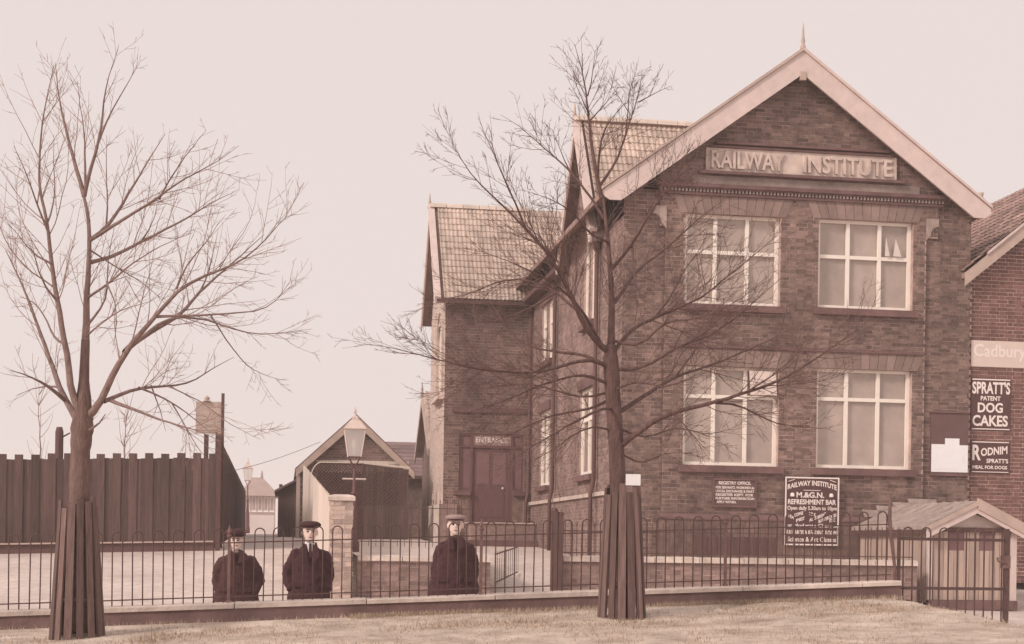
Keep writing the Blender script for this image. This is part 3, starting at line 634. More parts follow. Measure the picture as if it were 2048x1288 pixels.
# ------------------------------------------------------------------ neighbour building at the right
nb = thing('neighbour_shop', 'brick shop building with pale gable verge and enamel signs at right edge', 'building', (16.5, 28.1, .8))
NY = 28.08
no = [(.8, 13.36, 19.6), (6.75, 13.36, 19.6), (9.35, 16.46, 16.5)]
wall(nb, (0, NY, 0), XU, NF, no, [], MORTN, BRICKN, lambda u, v: u * 3 + abs(v - 6.2), 110, name='front_wall', seed=9)
nsl = 0.815
for sx in (-1, 1):
    T = lambda x, z, y: (16.48 + sx * x, y, z)
    h0, e = 9.62, 3.35
    poly = [T(0, h0, 27.82), T(e, h0 - e * nsl, 27.82), T(e, h0 - e * nsl - .26, 27.82), T(0, h0 - .26, 27.82)]
    mk('bargeboard', MB().prism(poly if sx < 0 else poly[::-1], (0, .04, 0)), PAINTG, nb)
    poly = [T(0, h0 + .06, 27.78), T(e - .45, h0 - (e - .45) * nsl + .06, 27.78), T(e - .45, h0 - (e - .45) * nsl + .004, 27.78), T(0, h0 + .004, 27.78)]
    mk('verge', MB().prism(poly if sx < 0 else poly[::-1], (0, .12, 0)), PAINT, nb)
    poly = [T(0, h0, 27.865), T(e, h0 - e * nsl, 27.865), T(e, h0 - e * nsl - .1, 27.865), T(0, h0 - .1, 27.865)]
    mk('roof', MB().prism(poly if sx < 0 else poly[::-1], (0, 11, 0)), TILED, nb)
lw = 3.35 * math.hypot(1, nsl); TILES_USED[0] = 0
tiled_slope(nb, (16.48 - 3.35, 38.6, 9.62 - 3.35 * nsl + .02), (0, -1, 0), (1, 0, nsl), 54, 17, .2, lw / 17, TILED, 240, None, 5)
mk('side_wall', MB().box((13.36, NY + .06, .8), (13.5, 38, 6.6)), BRICKN, nb); mk('side_wall', MB().box((19.45, NY + .06, .8), (19.6, 38, 6.6)), BRICKN, nb); mk('back_wall', MB().box((13.36, 38.0, .8), (19.6, 38.2, 6.6)), BRICKN, nb)
ch = P(1959, 395, 33); mk('chimney_pot', MB().lathe((ch.x, 33, ch.z - .5), [(.13, 0), (.1, .3), (.09, .55), (.11, .6)], 8), RIDGE, nb, True)
def sgn(name, label, x0, x1, z0, z1, m): return board(name, label, 'sign', x0, x1, z0, z1, NY - .012, m, None, .012)
ys_ = NY - .0245
t = sgn('enamel_sign', 'pale enamel sign with faint white lettering, uppermost on the shop wall', 13.385, 15.6, 5.08, 5.60, SIGNE)
text('lettering', 'Cadbury', SIGNF, t, (0, ys_, 0), XU, NF, 13.28 + .16, 14.55, 5.2, 5.53, .003, offset=.02)
t = sgn('enamel_sign', 'tall dark enamel dog cakes sign, between pale sign and lowest sign', 13.40, 14.24, 3.82, 4.86, SIGNB)
for s, a, b, z0, z1 in (("SPRATT'S", 13.42, 14.22, 4.54, 4.79), ('PATENT', 13.60, 14.02, 4.41, 4.50), ('DOG', 13.54, 14.07, 4.17, 4.37), ('CAKES', 13.43, 14.18, 3.90, 4.12)): text('lettering', s, SIGNW, t, (0, ys_, 0), XU, NF, a, b, z0, z1, .003, offset=.03)
mk('rule', MB().box((13.42, ys_ - .003, 4.815), (14.22, ys_, 4.84)).box((13.42, ys_ - .003, 3.835), (14.22, ys_, 3.855)), SIGNW, t)
t = sgn('enamel_sign', 'small dark enamel meal sign with slanting lettering, lowest on the shop wall', 13.41, 14.23, 2.97, 3.61, SIGNB)
for s, a, b, z0, z1, sl in (('R', 13.44, 13.62, 3.22, 3.53, 0), ('ODNIM', 13.62, 14.18, 3.33, 3.49, .06), ("SPRATT'S", 13.74, 14.20, 3.17, 3.26, 0), ('MEAL FOR DOGS', 13.45, 14.18, 3.05, 3.12, 0)): text('lettering', s, SIGNW, t, (0, ys_, 0), XU, NF, a, b, z0, z1, .003, offset=.03, slope=sl)
mk('rule', MB().box((13.43, ys_ - .003, 3.575), (14.21, ys_, 3.595)).box((13.43, ys_ - .003, 2.985), (14.21, ys_, 3.0)), SIGNW, t)

# ------------------------------------------------------------------ forecourt walls, yard, path
LWY = 24.3
def cope_row(parent, x0, x1, y0, y1, z, h, n, name='coping_stone', m=COPE):
    wd = (x1 - x0) / n
    for i in range(n):
        a, b = x0 + i * wd + .006, x0 + (i + 1) * wd - .006; j = random.uniform(-.006, .006)
        mk(name, MB().prism([(a, y0, z), (a, y1, z), (a, y1, z + h * .8 + j), (a, (y0 + y1) / 2, z + h + j), (a, y0, z + h * .8 + j)][::-1], (b - a, 0, 0)), m, parent)
pl = P(715, 1100, LWY).x; prr = 3.32
t = thing('retaining_wall', 'low brick retaining wall with pale coping joined to the square pier', 'wall', (2.3, LWY, .4))
wall(t, (0, LWY, 0), XU, NF, [(.35, pl, prr), (1.12, pl, prr)], [], MORT, BRICKW, lambda u, v: -v, 60, seed=11)
cope_row(t, pl, prr, LWY - .06, LWY + .28, 1.122, .09, 3); mk('wall_core', MB().box((pl, LWY + .003, .3), (prr, LWY + .24, 1.12)), MORT, t)
fx0, fx1 = P(1126, 1112, LWY).x, P(1834, 1120, LWY).x
t = thing('forecourt_wall', 'low brick wall with pale coping in front of the institute windows', 'wall', (9, LWY, .4))
wall(t, (0, LWY, 0), XU, NF, [(.2, fx0, fx1), (1.15, fx0, fx1)], [], MORT, BRICKW, lambda u, v: -v, 160, seed=12)
cope_row(t, fx0, fx1, LWY - .06, LWY + .28, 1.152, .10, 8); mk('wall_core', MB().box((fx0, LWY + .003, .2), (fx1, LWY + .24, 1.15)), MORT, t)
mk('return_wall', MB().box((fx1 - .24, LWY + .25, .2), (fx1, WY - .15, 1.15)), BRICKW, t)
yd = MB(); yd.add([(fx0 + .24, LWY + .24, 1.13), (fx1, LWY + .24, 1.13), (fx1, WY + .02, 1.15), (WX - .02, WY + .02, 1.15)], [(0, 1, 2, 3)]); mk('yard', yd, YARD, None, kind='structure')
d_ = Vector((WX - .02 - fx0 - .12, WY - LWY - .12, 0)); n_d = Vector((-d_.y, d_.x, 0)).normalized()
rp = [Vector((fx0 + .02, LWY + .24, .2)), Vector((fx0 + .24, LWY + .24, .2)), Vector((WX + .1, WY - .02, .2)), Vector((WX - .16, WY - .02, .2))]
mk('path_side_wall', MB().prism(rp, (0, 0, .95)), BRICKW, t); mk('coping_stone', MB().prism([q + Vector((-.03, 0, .951)) for q in rp], (0, 0, .09)), COPE, t)
sheet('side_yard', [pl, 2.2, 2.8, prr + .15, 3.6], [LWY + .24, 26, 28, 31, 34, 37, 41.5], lambda x, y: 1.19 + .019 * (y - 24.3), YARD)
sheet('path', [prr + .004, 3.8, 4.6, 5.4, 6.26], [22.5, 23.5, 24.3, 25.5, 27, 29, 31, 33, 35, 37.2, 38.4], lambda x, y: max(.36 + (1.32 - .36) * sm(20, 38, y), zroad(x, y)) + .03, YARD)
# square brick pier
pu0, pu1 = P(661, 1000, 24.1).x, P(706, 1000, 24.1).x
pz = P(683, 1001, 24.1).z
pr_ = thing('brick_pier', 'square pale brick pier with rounded white cap at end of picket fence', 'pier', ((pu0 + pu1) / 2, 24.1, .4))
pw = pu1 - pu0
wall(pr_, (0, 24.08, 0), XU, NF, [(.35, pu0, pu1), (pz, pu0, pu1)], [], MORTN, BRICKP, lambda u, v: -v, 60, seed=13)
wall(pr_, (pu0, 0, 0), YU, NL, [(.35, 24.08, 24.08 + pw), (pz, 24.08, 24.08 + pw)], [], MORTN, BRICKP, None, 0, seed=14)
wall(pr_, (pu1, 0, 0), YU, -NL, [(.35, 24.08, 24.08 + pw), (pz, 24.08, 24.08 + pw)], [], MORTN, BRICKP, None, 0, seed=15)
cz = pz; cp = MB(); g = .035
cp.loft([[(pu0 - g + i, 24.08 - g + i, cz + h), (pu1 + g - i, 24.08 - g + i, cz + h), (pu1 + g - i, 24.08 + pw + g - i, cz + h), (pu0 - g + i, 24.08 + pw + g - i, cz + h)] for i, h in ((0, 0), (0, .06), (.03, .085), (.1, .1))])
mk('cap', cp, COPE, pr_)
# picket fence stepping down to the pier
t = thing('picket_fence', 'pale weathered picket fence stepping down towards the square pier', 'fence', (.8, 30, 1))
npk = 26; a3 = Vector((P(606, 1070, 37).x, 37.0, 0)); b3 = Vector((pu0 + .08, 24.6, 0))
for i in range(npk):
    f_ = i / (npk - 1); f2 = f_ ** 0.8
    # spaced so that the boards stay about the same width apart
    p = a3.lerp(b3, f_); u_ = 606 + (657 - 606) * f2
    z0 = zroad(p.x, p.y) + .05
    zt = 1.45 + (3.25 - 1.45) * (1 - f_) ** 1.0 + (pz - 1.45) * f_
    wdt = (a3 - b3).length / npk * .46
    d = (b3 - a3).normalized(); nrm = Vector((d.y, -d.x, 0))
    mk('picket', MB().obox((p.x, p.y, (z0 + zt) / 2), d * wdt, nrm * .012, (0, 0, (zt - z0) / 2)), PICK, t)
for fr_ in (.25, .8):
    mk('rail', MB().bar((a3.x + .04, a3.y, zroad(a3.x, a3.y) + .05 + fr_ * 1.5), (b3.x + .04, b3.y, zroad(b3.x, b3.y) + .05 + fr_ * .8), .04, .08), PICK, t)

def railing(name, label, x0, x1, y, zf, n, h, rails, cat='railing', sp=None):
    t = thing(name, label, cat, ((x0 + x1) / 2, y, zf(x0))); 
    m_ = MB().bar((0, 0, 0), (0, 0, h), .011, .011).lathe((0, 0, h), [(.011, 0), (.010, .03), (.002, .07)], 4); me = m_.mesh('railing_bar'); me.materials.append(IRON)
    for i in range(n):
        x = x0 + (x1 - x0) * i / (n - 1); inst('railing_bar', me, t, (x, y, zf(x)))
    for r in rails: mk('rail', MB().bar((x0 - .05, y, zf(x0) + r), (x1 + .05, y, zf(x1) + r), .010, .018), IRON, t)
    return t
railing('yard_railing', 'thin iron railing across the side yard before the trellis', 1.55, 3.75, 31.0, lambda x: 1.33, 16, .92, (.1, .8))
railing('forecourt_railing', 'thin iron railing on the coping below the institute windows', fx0 + .05, fx1 - .1, LWY + .1, lambda x: 1.24, 62, .5, (.06, .42))
t = thing('gate_pier', 'dark timber gate post pair beside the entrance path', 'gate post', (fx0 - .1, LWY, .5))
for i, (u_, w_) in enumerate(((1108, .10), (1120, .08))):
    q = P(u_, 1100, LWY - .1); mk('post', MB().box((q.x - w_ / 2, LWY - .15, .45), (q.x + w_ / 2, LWY - .05, P(u_, 1022 + i * 8, LWY - .1).z)).lathe((q.x, LWY - .1, P(u_, 1022 + i * 8, LWY - .1).z), [(.07, 0), (.04, .05)], 4), DARKW, t)
# side iron gate swung open beside the man
t = thing('side_gate', 'thin iron gate swung open across the entrance path', 'gate', (4.0, 25, .7))
ga, gb = Vector((prr + .1, 24.5, 0)), Vector((4.35, 28.0, 0))
for i in range(12):
    p = ga.lerp(gb, i / 11); mk('gate_bar', MB().bar((p.x, p.y, .72 + .2 * i / 11), (p.x, p.y, 1.30 + .05 * i / 11), .008, .008), IRON, t)
for z in (.78, 1.25): mk('gate_rail', MB().bar((ga.x, ga.y, z), (gb.x, gb.y, z + .12), .012, .022), IRON, t)

# ------------------------------------------------------------------ shed, trellis, back buildings
SHY = 41.0
sx0, sx1 = P(601, 1000, SHY).x, P(816, 1000, SHY).x; sap = P(707, 830, SHY - .3); sez = P(600, 930, SHY).z; smid = (sx0 + sx1) / 2
t = thing('gabled_shed', 'small brick shed with broad gable beyond the picket fence', 'shed', (smid, SHY, 1.45))
wall(t, (0, SHY, 0), XU, NF, [(1.4, sx0, sx1), (sez - .05, sx0, sx1), (sap.z - .35, smid - .02, smid + .02)], [], MORT, BRICKL, lambda u, v: -v, 150, name='front_wall', seed=16)
ssl = (sap.z - sez) / (smid - sx0)
for s_ in (-1, 1):
    T = lambda x, z, y: (smid + s_ * x, y, z)
    e = (sx1 - sx0) / 2 + .14
    poly = [T(0, sap.z, SHY - .3), T(e, sap.z - e * ssl, SHY - .3), T(e, sap.z - e * ssl - .2, SHY - .3), T(0, sap.z - .24, SHY - .3)]
    mk('bargeboard', MB().prism(poly if s_ < 0 else poly[::-1], (0, .05, 0)), PAINTG, t)
    poly = [T(0, sap.z + .04, SHY - .245), T(e + .02, sap.z - e * ssl + .03, SHY - .245), T(e + .02, sap.z - e * ssl - .08, SHY - .245), T(0, sap.z - .1, SHY - .245)]
    mk('roof', MB().prism(poly if s_ < 0 else poly[::-1], (0, 8, 0)), SLATE, t)
for x in (sx0, sx1 - .1): mk('side_wall', MB().box((x, SHY + .01, 1.4), (x + .1, SHY + 7.5, sez)), BRICKL, t)
mk('corner_post', MB().box((sx0 - .12, SHY - .1, 1.4), (sx0 - .02, SHY - .02, sez - .1)), PAINTG, t)
mk('brick_band', MB().box((sx0 + .4, SHY - .05, P(700, 925, SHY).z - .03), (sx1, SHY - .01, P(700, 921, SHY).z)), PICK, t)
# dark lean-to left of the shed
l0, l1 = P(556, 1000, 42).x, P(600, 1000, 42).x
t = thing('lean_to_shed', 'dark boarded lean-to with sloping roof against the brick shed', 'shed', (l0, 42, 1.5))
lz0, lz1 = P(556, 985, 42).z, P(600, 962, 42).z
nbd = 7
for i in range(nbd):
    a, b = l0 + (l1 - l0) * i / nbd, l0 + (l1 - l0) * (i + 1) / nbd - .008; za, zb = lz0 + (lz1 - lz0) * i / nbd, lz0 + (lz1 - lz0) * (i + 1) / nbd
    mk('board', MB().prism([(a, 42, 1.45), (b, 42, 1.45), (b, 42, zb), (a, 42, za)], (0, .03, 0)), FENCE, t)
mk('backing', MB().prism([(l0 + .005, 42.035, 1.45), (l1, 42.035, 1.45), (l1, 42.035, lz1 - .02), (l0 + .005, 42.035, lz0 - .02)], (0, .02, 0)), FENCE, t)
mk('roof', MB().prism([(l0 - .1, 41.85, lz0 - .0), (l1, 41.85, lz1 + .05), (l1, 41.85, lz1 + .11), (l0 - .1, 41.85, lz0 + .06)], (0, 5, 0)), SLATE, t)
mk('side_wall', MB().box((l0, 42.03, 1.45), (l0 + .03, 46.8, lz0)), FENCE, t)
q = P(562, 972, 46); mk('stove_pipe', MB().tube([(q.x, 44.5, lz0 - .2), (q.x, 44.5, q.z)], .05, 8), IRON, t)
# trellis screen with a curved shoulder
TY = 39.6
t = thing('trellis_screen', 'dark lattice trellis screen with a pale curved top rail before the shed', 'trellis', (2, TY, 1.5))
tx = lambda u_: P(u_, 1000, TY).x
tz = lambda v_: P(700, v_, TY).z
zb_ = 1.48; ztop = tz(926); crv = []
for i in range(7):
    an = math.pi / 2 * i / 6; crv.append((tx(640) - (tx(640) - tx(622)) * math.sin(an) * 1.0, TY, ztop - (ztop - tz(953)) * (1 - math.cos(an)) ** .8))
crv = crv[::-1] + [(tx(726), TY, ztop)]
mk('top_rail', MB().tube([(p[0], p[1] - .03, p[2]) for p in crv], .016, 6), PICK, t, True)
lat = MB(); step = .085; x0_, x1_ = tx(624), tx(727)
def ztr(x): 
    if x >= tx(640): return ztop
    f_ = (x - tx(622)) / (tx(640) - tx(622)); return tz(953) + (ztop - tz(953)) * max(0, f_) ** 1.6
k = x0_ - 3
while k < x1_ + .2:
    for s_ in (1, -1):
        pts = []
        for j in range(50):
            z = zb_ + (ztop - zb_) * j / 49; x = k + (s_ * (z - zb_) if s_ > 0 else (ztop - z))
            if x0_ <= x <= x1_ and z <= ztr(x): pts.append((x, TY - .004 * s_, z))
        if len(pts) > 1: lat.bar(pts[0], pts[-1], .01, .045, up=(0, 1, 0)) if False else lat.tube([pts[0], pts[-1]], .013, 4)
    k += step
mk('lattice', lat, DARKW, t)
mk('backing', MB().box((x0_ + .12, TY + .05, zb_), (x1_, TY + .07, ztop - .25)), DARKW, t)
dx0, dx1 = tx(724), tx(817); n_ = 9
for i in range(n_):
    a, b = dx0 + (dx1 - dx0) * i / n_ + .003, dx0 + (dx1 - dx0) * (i + 1) / n_ - .003
    mk('screen_board', MB().box((a, TY + .01, zb_), (b, TY + .03 + .008 * (i % 2), tz(930 + i * .8))), FENCE, t)
lat = MB(); k = dx0 - 3
while k < dx1 + .2:
    for s_ in (1, -1):
        pts = []
        for j in range(50):
            z = zb_ + .9 + (ztop - .2 - zb_ - .9) * j / 49; x = k + (z if s_ > 0 else (ztop - z))
            if dx0 + .05 <= x <= dx1 - .05: pts.append((x, TY + .002 - .003 * s_, z))
        if len(pts) > 1: lat.tube([pts[0], pts[-1]], .008, 4)
    k += .11
mk('lattice', lat, DARKW, t)
mk('cap_rail', MB().bar((dx0, TY - .01, tz(925)), (dx1 + .03, TY - .01, tz(933)), .06, .05), PICK, t)
# slate building behind
BYY = 52
q0, q1 = P(760, 1000, BYY).x, P(880, 1000, BYY).x
t = thing('back_building', 'plain building with slate roof between the shed and the entrance wing', 'building', ((q0 + q1) / 2, BYY, 1.6))
ez, rz = P(800, 952, BYY).z, P(800, 884, BYY + 2.5).z
mk('wall', MB().box((q0, BYY, 1.5), (q1, BYY + 5, ez)), BRICK, t)
nr = 9
for i in range(nr):
    f0, f1 = i / nr, (i + 1) / nr
    mk('slate_course', MB().prism([(q0 - .2, BYY - .25 + 2.75 * f0, ez + (rz - ez) * f0 + .02), (q0 - .2, BYY - .25 + 2.75 * f1, ez + (rz - ez) * f1), (q0 - .2, BYY - .25 + 2.75 * f1, ez + (rz - ez) * f1 - .05), (q0 - .2, BYY - .25 + 2.75 * f0, ez + (rz - ez) * f0 - .05)][::-1], (q1 - q0 + .4, 0, 0)), SLATE, t)
mk('roof_back', MB().prism([(q0 - .2, BYY + 2.5, rz), (q0 - .2, BYY + 5.2, ez), (q0 - .2, BYY + 5.2, ez - .05), (q0 - .2, BYY + 2.5, rz - .05)], (q1 - q0 + .4, 0, 0)), SLATE, t)
mk('gutter', MB().box((q0 - .2, BYY - .33, ez - .1), (q1, BYY - .22, ez)), DARKW, t)

# ------------------------------------------------------------------ board fences at the left
FY = 31.0
t = thing('board_fence', 'tall dark close-boarded fence with notched battlement top facing the road', 'fence', (-4, FY, 1.1))
fx_r = P(428, 1000, FY).x; per = .322; x = fx_r + .045; zt0 = P(428, 906, FY).z; i = 0
me_cache = {}
while x > -13:
    for wd, up in ((.150, .10), (.083, 0), (.083, 0)):
        a = x - wd; ztop_ = zt0 + .03 * (x - fx_r) + up - .10 + random.uniform(-.016, .014); z0 = zroad(x, FY) + .19
        mk('fence_board', MB().box((a - .006 * (wd > .1), FY - .018 * (wd > .1) + random.uniform(-.004, .004), z0), (x + .006 * (wd > .1) - .001, FY + (.004 if wd > .1 else .022), ztop_)), FENCE, t); x -= wd
    i += 1
mk('gravel_board', MB().prism([(-13, FY - .03, zroad(-12, FY) - .1), (fx_r, FY - .03, zroad(fx_r, FY) - .1), (fx_r, FY - .03, zroad(fx_r, FY) + .17), (-13, FY - .03, zroad(-12, FY) + .17)], (0, .05, 0)), DARKW, t)
mk('bottom_rail', MB().bar((-13, FY - .05, zroad(-12, FY) + .185), (fx_r, FY - .05, zroad(fx_r, FY) + .185), .08, .03), PAINTG, t)
for z in (.5, 1.4): mk('back_rail', MB().bar((-13, FY + .06, zroad(-12, FY) + z), (fx_r, FY + .06, zroad(fx_r, FY) + z), .07, .09), DARKW, t)
t = thing('alley_fence', 'dark close-boarded fence running back along the alley with stepped top', 'fence', (fx_r, 40, 1.3))
y = FY + .04; i = 0
xa, xb = fx_r + .02, P(490, 1000, 54).x
zA, zB = P(430, 874, FY).z, P(490, 988, 54).z
while y < 54:
    f_ = (y - FY) / 23; x = xa + (xb - xa) * f_; zt_ = zA + (zB - zA) * f_ + (.11 if i % 3 == 0 else 0) + random.uniform(-.01, .01)
    wd = (.15 if i % 3 == 0 else .083)
    mk('fence_board', MB().box((x - .012, y, zroad(x, y) + .05), (x + .012 + .01 * (i % 3 == 0), y + wd + .003, zt_)), FENCE, t); y += wd; i += 1
mk('corner_post', MB().box((fx_r + .035, FY - .06, 1.1), (fx_r + .13, FY + .03, P(432, 868, FY).z)), DARKW, t)
# hoarding behind the fence
HY = 32.5
hp = lambda u_, v_: P(u_, v_, HY)
t = thing('hoarding', 'pale blank board raised on posts behind the fence corner', 'hoarding', (hp(420, 1000).x, HY, 1.3))
a, b = hp(392, 802), hp(444, 868); nbd = 6
for i in range(nbd):
    z0, z1 = b.z + (a.z - b.z) * i / nbd, b.z + (a.z - b.z) * (i + 1) / nbd - .006
    mk('plank', MB().box((a.x, HY, z0), (b.x, HY + .03 + .006 * (i % 2), z1)), PAINTG, t)
mk('post', MB().box((hp(443, 800).x, HY - .05, 1.2), (hp(449, 800).x, HY + .05, hp(446, 787).z)), DARKW, t)
mk('post', MB().box((hp(409, 800).x, HY + .04, 1.2), (hp(418, 800).x, HY + .12, hp(414, 868).z)), DARKW, t)
mk('knob', MB().lathe((hp(414, 800).x, HY, a.z), [(.09, 0), (.05, .03), (.06, .07), (.01, .12)], 8), PAINTG, t)
t = thing('timber_post', 'dark thick timber post rising behind the fence at left', 'post', (hp(119, 1000).x, 33, 1.2))
q = P(119, 854, 33); mk('shaft', MB().lathe((q.x, 33, 1.1), [(.09, 0), (.085, q.z - 1.1 - .1), (.06, q.z - 1.1)], 8), DARKW, t)
mk('bracket', MB().bar((q.x, 33, q.z - .25), (q.x + .22, 33, q.z - .12), .03, .03), DARKW, t)

# signal box far down the alley
DY = 120
dp = lambda u_, v_: P(u_, v_, DY)
t = thing('signal_box', 'faint pale signal box with hipped roof far down the alley', 'signal box', (dp(525, 1060).x, DY, 1.9))
x0, x1 = dp(490, 1000).x, dp(550, 1000).x; zE, zR = dp(525, 992).z, dp(525, 953).z; zS = dp(525, 1024).z
mk('base_wall', MB().box((x0, DY, 1.8), (x1, DY + 6, zS)), FAR, t)
mk('roof', MB().loft([[(x0 - .4, DY - .5, zE), (x1 + .4, DY - .5, zE), (x1 + .4, DY + 6.5, zE), (x0 - .4, DY + 6.5, zE)], [(dp(500, 990).x, DY + 2.2, zR), (dp(524, 990).x, DY + 2.2, zR), (dp(524, 990).x, DY + 4, zR), (dp(500, 990).x, DY + 4, zR)]]), FAR, t)
nw = 5
for i in range(nw):
    a, b = x0 + (x1 - x0) * i / nw + .04, x0 + (x1 - x0) * (i + 1) / nw - .04
    wo = mk('window', MB().box((a, DY + .06, zS + .1), (b, DY + .12, zE - .05)), FARW, t); mk('pane', MB().box((a + .1, DY + .04, zS + .2), (b - .1, DY + .055, zE - .15)), FAR, wo)
for i in range(nw + 1): mk('window_post', MB().box((x0 + (x1 - x0) * i / nw - .04, DY, zS), (x0 + (x1 - x0) * i / nw + .04, DY + .1, zE)), FAR, t)
mk('finial', MB().lathe((dp(523, 950).x, DY + 2.2, zR), [(.12, 0), (.08, .3), (.02, .6)], 6), FAR, t)
t = thing('goods_wall', 'pale low yard wall below the distant signal box', 'wall', (dp(540, 1060).x, 100, 1.9))
a, b = P(500, 1030, 100), P(548, 1066, 100); mk('wall', MB().box((a.x, 100, 1.7), (b.x, 100.3, P(520, 1030, 100).z)), FARW, t)

# ------------------------------------------------------------------ street lamps
def lamp(u_, Y, vtop, vbot, label, wpx):
    s_ = (P(u_, 900, Y) - Vector((0, 0, ZC))).length; top, bot = P(u_, vtop, Y), P(u_, vbot, Y); x = bot.x
    H = top.z - bot.z; t = thing('street_lamp', label, 'street lamp', (x, Y, bot.z), 'gas lamps'); b0 = bot.z
    lw_ = wpx; lh = lw_ * 1.12; zl = top.z - lw_ * .95 - lh
    p = MB(); p.lathe((x, Y, b0), [(.11, 0), (.11, .25), (.075, .3), (.065, .9), (.045, 1.0), (.035, (zl - b0) * .62)], 10); p.lathe((x, Y, b0 + (zl - b0) * .62), [(.05, 0), (.05, .03), (.028, .06), (.024, zl - b0 - (zl - b0) * .62 - lw_ * .45)], 10)
    mk('post', p, LAMPM, t, True)
    zb = zl - lw_ * .9
    mk('ladder_bar', MB().tube([(x - lw_ * .48, Y, zb), (x + lw_ * .48, Y, zb)], .018, 6), LAMPW, t)
    c = MB()
    for i in range(4):
        an = math.pi / 4 + i * math.pi / 2; c.tube([(x, Y, zl - lw_ * .5), (x + .05 * math.cos(an), Y + .05 * math.sin(an), zl - lw_ * .3), (x + lw_ * .36 * math.cos(an), Y + lw_ * .36 * math.sin(an), zl)], .012, 5)
    mk('cradle', c, LAMPM, t)
    lt = mk('lantern', MB().box((x - lw_ * .25, Y - lw_ * .25, zl - .012), (x + lw_ * .25, Y + lw_ * .25, zl + .003)), LAMPM, t)
    bt, tp = lw_ * .26, lw_ * .42
    cs = [(-1, -1), (1, -1), (1, 1), (-1, 1)]
    fr_ = MB()
    for i in range(4):
        a, b = cs[i], cs[(i + 1) % 4]
        g_ = MB().add([(x + a[0] * bt, Y + a[1] * bt, zl + .01), (x + b[0] * bt, Y + b[1] * bt, zl + .01), (x + b[0] * tp, Y + b[1] * tp, zl + lh), (x + a[0] * tp, Y + a[1] * tp, zl + lh)], [(0, 1, 2, 3)])
        mk('pane', g_, LGLASS, lt)
        fr_.tube([(x + a[0] * bt, Y + a[1] * bt, zl), (x + a[0] * tp, Y + a[1] * tp, zl + lh)], .009, 4)
        fr_.tube([(x + a[0] * tp, Y + a[1] * tp, zl + lh), (x + b[0] * tp, Y + b[1] * tp, zl + lh)], .012, 4)
    mk('glazing_bar', fr_, LAMPW, lt)
    cap = MB(); sq = lambda r, z: [(x + a[0] * r, Y + a[1] * r, z) for a in cs]
    cap.loft([sq(tp * 1.12, zl + lh), sq(tp * 1.05, zl + lh + .015), sq(tp * .5, zl + lh + lw_ * .34), sq(tp * .3, zl + lh + lw_ * .38), sq(tp * .3, zl + lh + lw_ * .5), sq(tp * .1, zl + lh + lw_ * .56)])
    cap.lathe((x, Y, zl + lh + lw_ * .55), [(.03, 0), (.015, .04), (.03, .07), (.004, .16)], 6); mk('cap', cap, LAMPW, lt)
    mk('burner', MB().lathe((x, Y, zl + .02), [(.02, 0), (.02, lh * .25), (.045, lh * .3), (.045, lh * .55), (.01, lh * .58)], 8), CURT, lt)
lamp(706, 27.0, 812, 1112, 'large square gas lamp on a post standing behind the brick pier', .44)
lamp(494, 60.0, 915, 1068, 'distant slim gas lamp at the end of the dark alley fence', .44)
# wire
wr = thing('telegraph_wire', 'thin dark wire sagging from the fence towards the shed', 'wire', (-1, 32, 4))
A_, B_w = P(360, 962, 30.8), P(640, 884, 40.5); pts = [A_.lerp(B_w, i / 12) - Vector((0, 0, .12 * math.sin(math.pi * i / 12))) for i in range(13)]
mk('strand', MB().tube(pts, .006, 4), IRON, wr)

# ------------------------------------------------------------------ kiosk in front of the shop
KY = 24.6
kp = lambda u_, v_, Y=KY: P(u_, v_, Y)
kx0, kx1 = kp(1855, 1100).x, kp(2032, 1100).x; kxm = (kx0 + kx1) / 2; kzb = kp(1950, 1206).z; kze = kp(1858, 1048).z; kza = kp(1943, 1004).z
t = thing('timber_kiosk', 'low pale boarded kiosk with shallow gable beside the shop wall', 'kiosk', (kxm, KY, kzb))
ksl = (kza - kze) / (kxm - kx0)
for s_ in (-1, 1):
    T = lambda x, z, y: (kxm + s_ * x, y, z)
    e = kxm - kx0 + .1
    poly = [T(0, kza, KY - .2), T(e, kza - e * ksl, KY - .2), T(e, kza - e * ksl - .13, KY - .2), T(0, kza - .13, KY - .2)]
    mk('bargeboard', MB().prism([(x, y_, z - .07) for x, y_, z in (poly if s_ < 0 else poly[::-1])], (0, .04, 0)), PAINT, t)
    mk('verge', MB().prism([(x, y_ - .03, z + (.06 if i_ in (2, 3) else 0)) for i_, (x, y_, z) in enumerate(poly if s_ < 0 else poly[::-1])], (0, .06, 0)), PAINTG, t)
    poly = [T(0, kza + .02, KY - .165), T(e + .04, kza - e * ksl + .015, KY - .165), T(e + .04, kza - e * ksl - .05, KY - .165), T(0, kza - .05, KY - .165)]
    mk('roof', MB().prism(poly if s_ < 0 else poly[::-1], (0, WY - .2 - KY + .15, 0)), LEAD, t)
for k in range(7):
    for s_ in (-1, 1):
        yk = KY + .25 + k * .45; e = kxm - kx0 + .1
        mk('roof_seam', MB().bar((kxm, yk, kza + .025), (kxm + s_ * e, yk, kza - e * ksl + .02), .03, .03), LEAD, t)
mk('gable_panel', MB().prism([(kx0 + .1, KY, kze - .05), (kx1 - .1, KY, kze - .05), (kxm, KY, kza - .2)], (0, .03, 0)), PAINT, t)
mk('fascia', MB().box((kx0 - .13, KY - .15, kze - .17), (kx0 - .09, WY - .25, kze - .04)), DARKW, t)
mk('lintel', MB().box((kx0, KY - .04, kze - .12), (kx1, KY + .05, kze - .055)), DARKW, t)
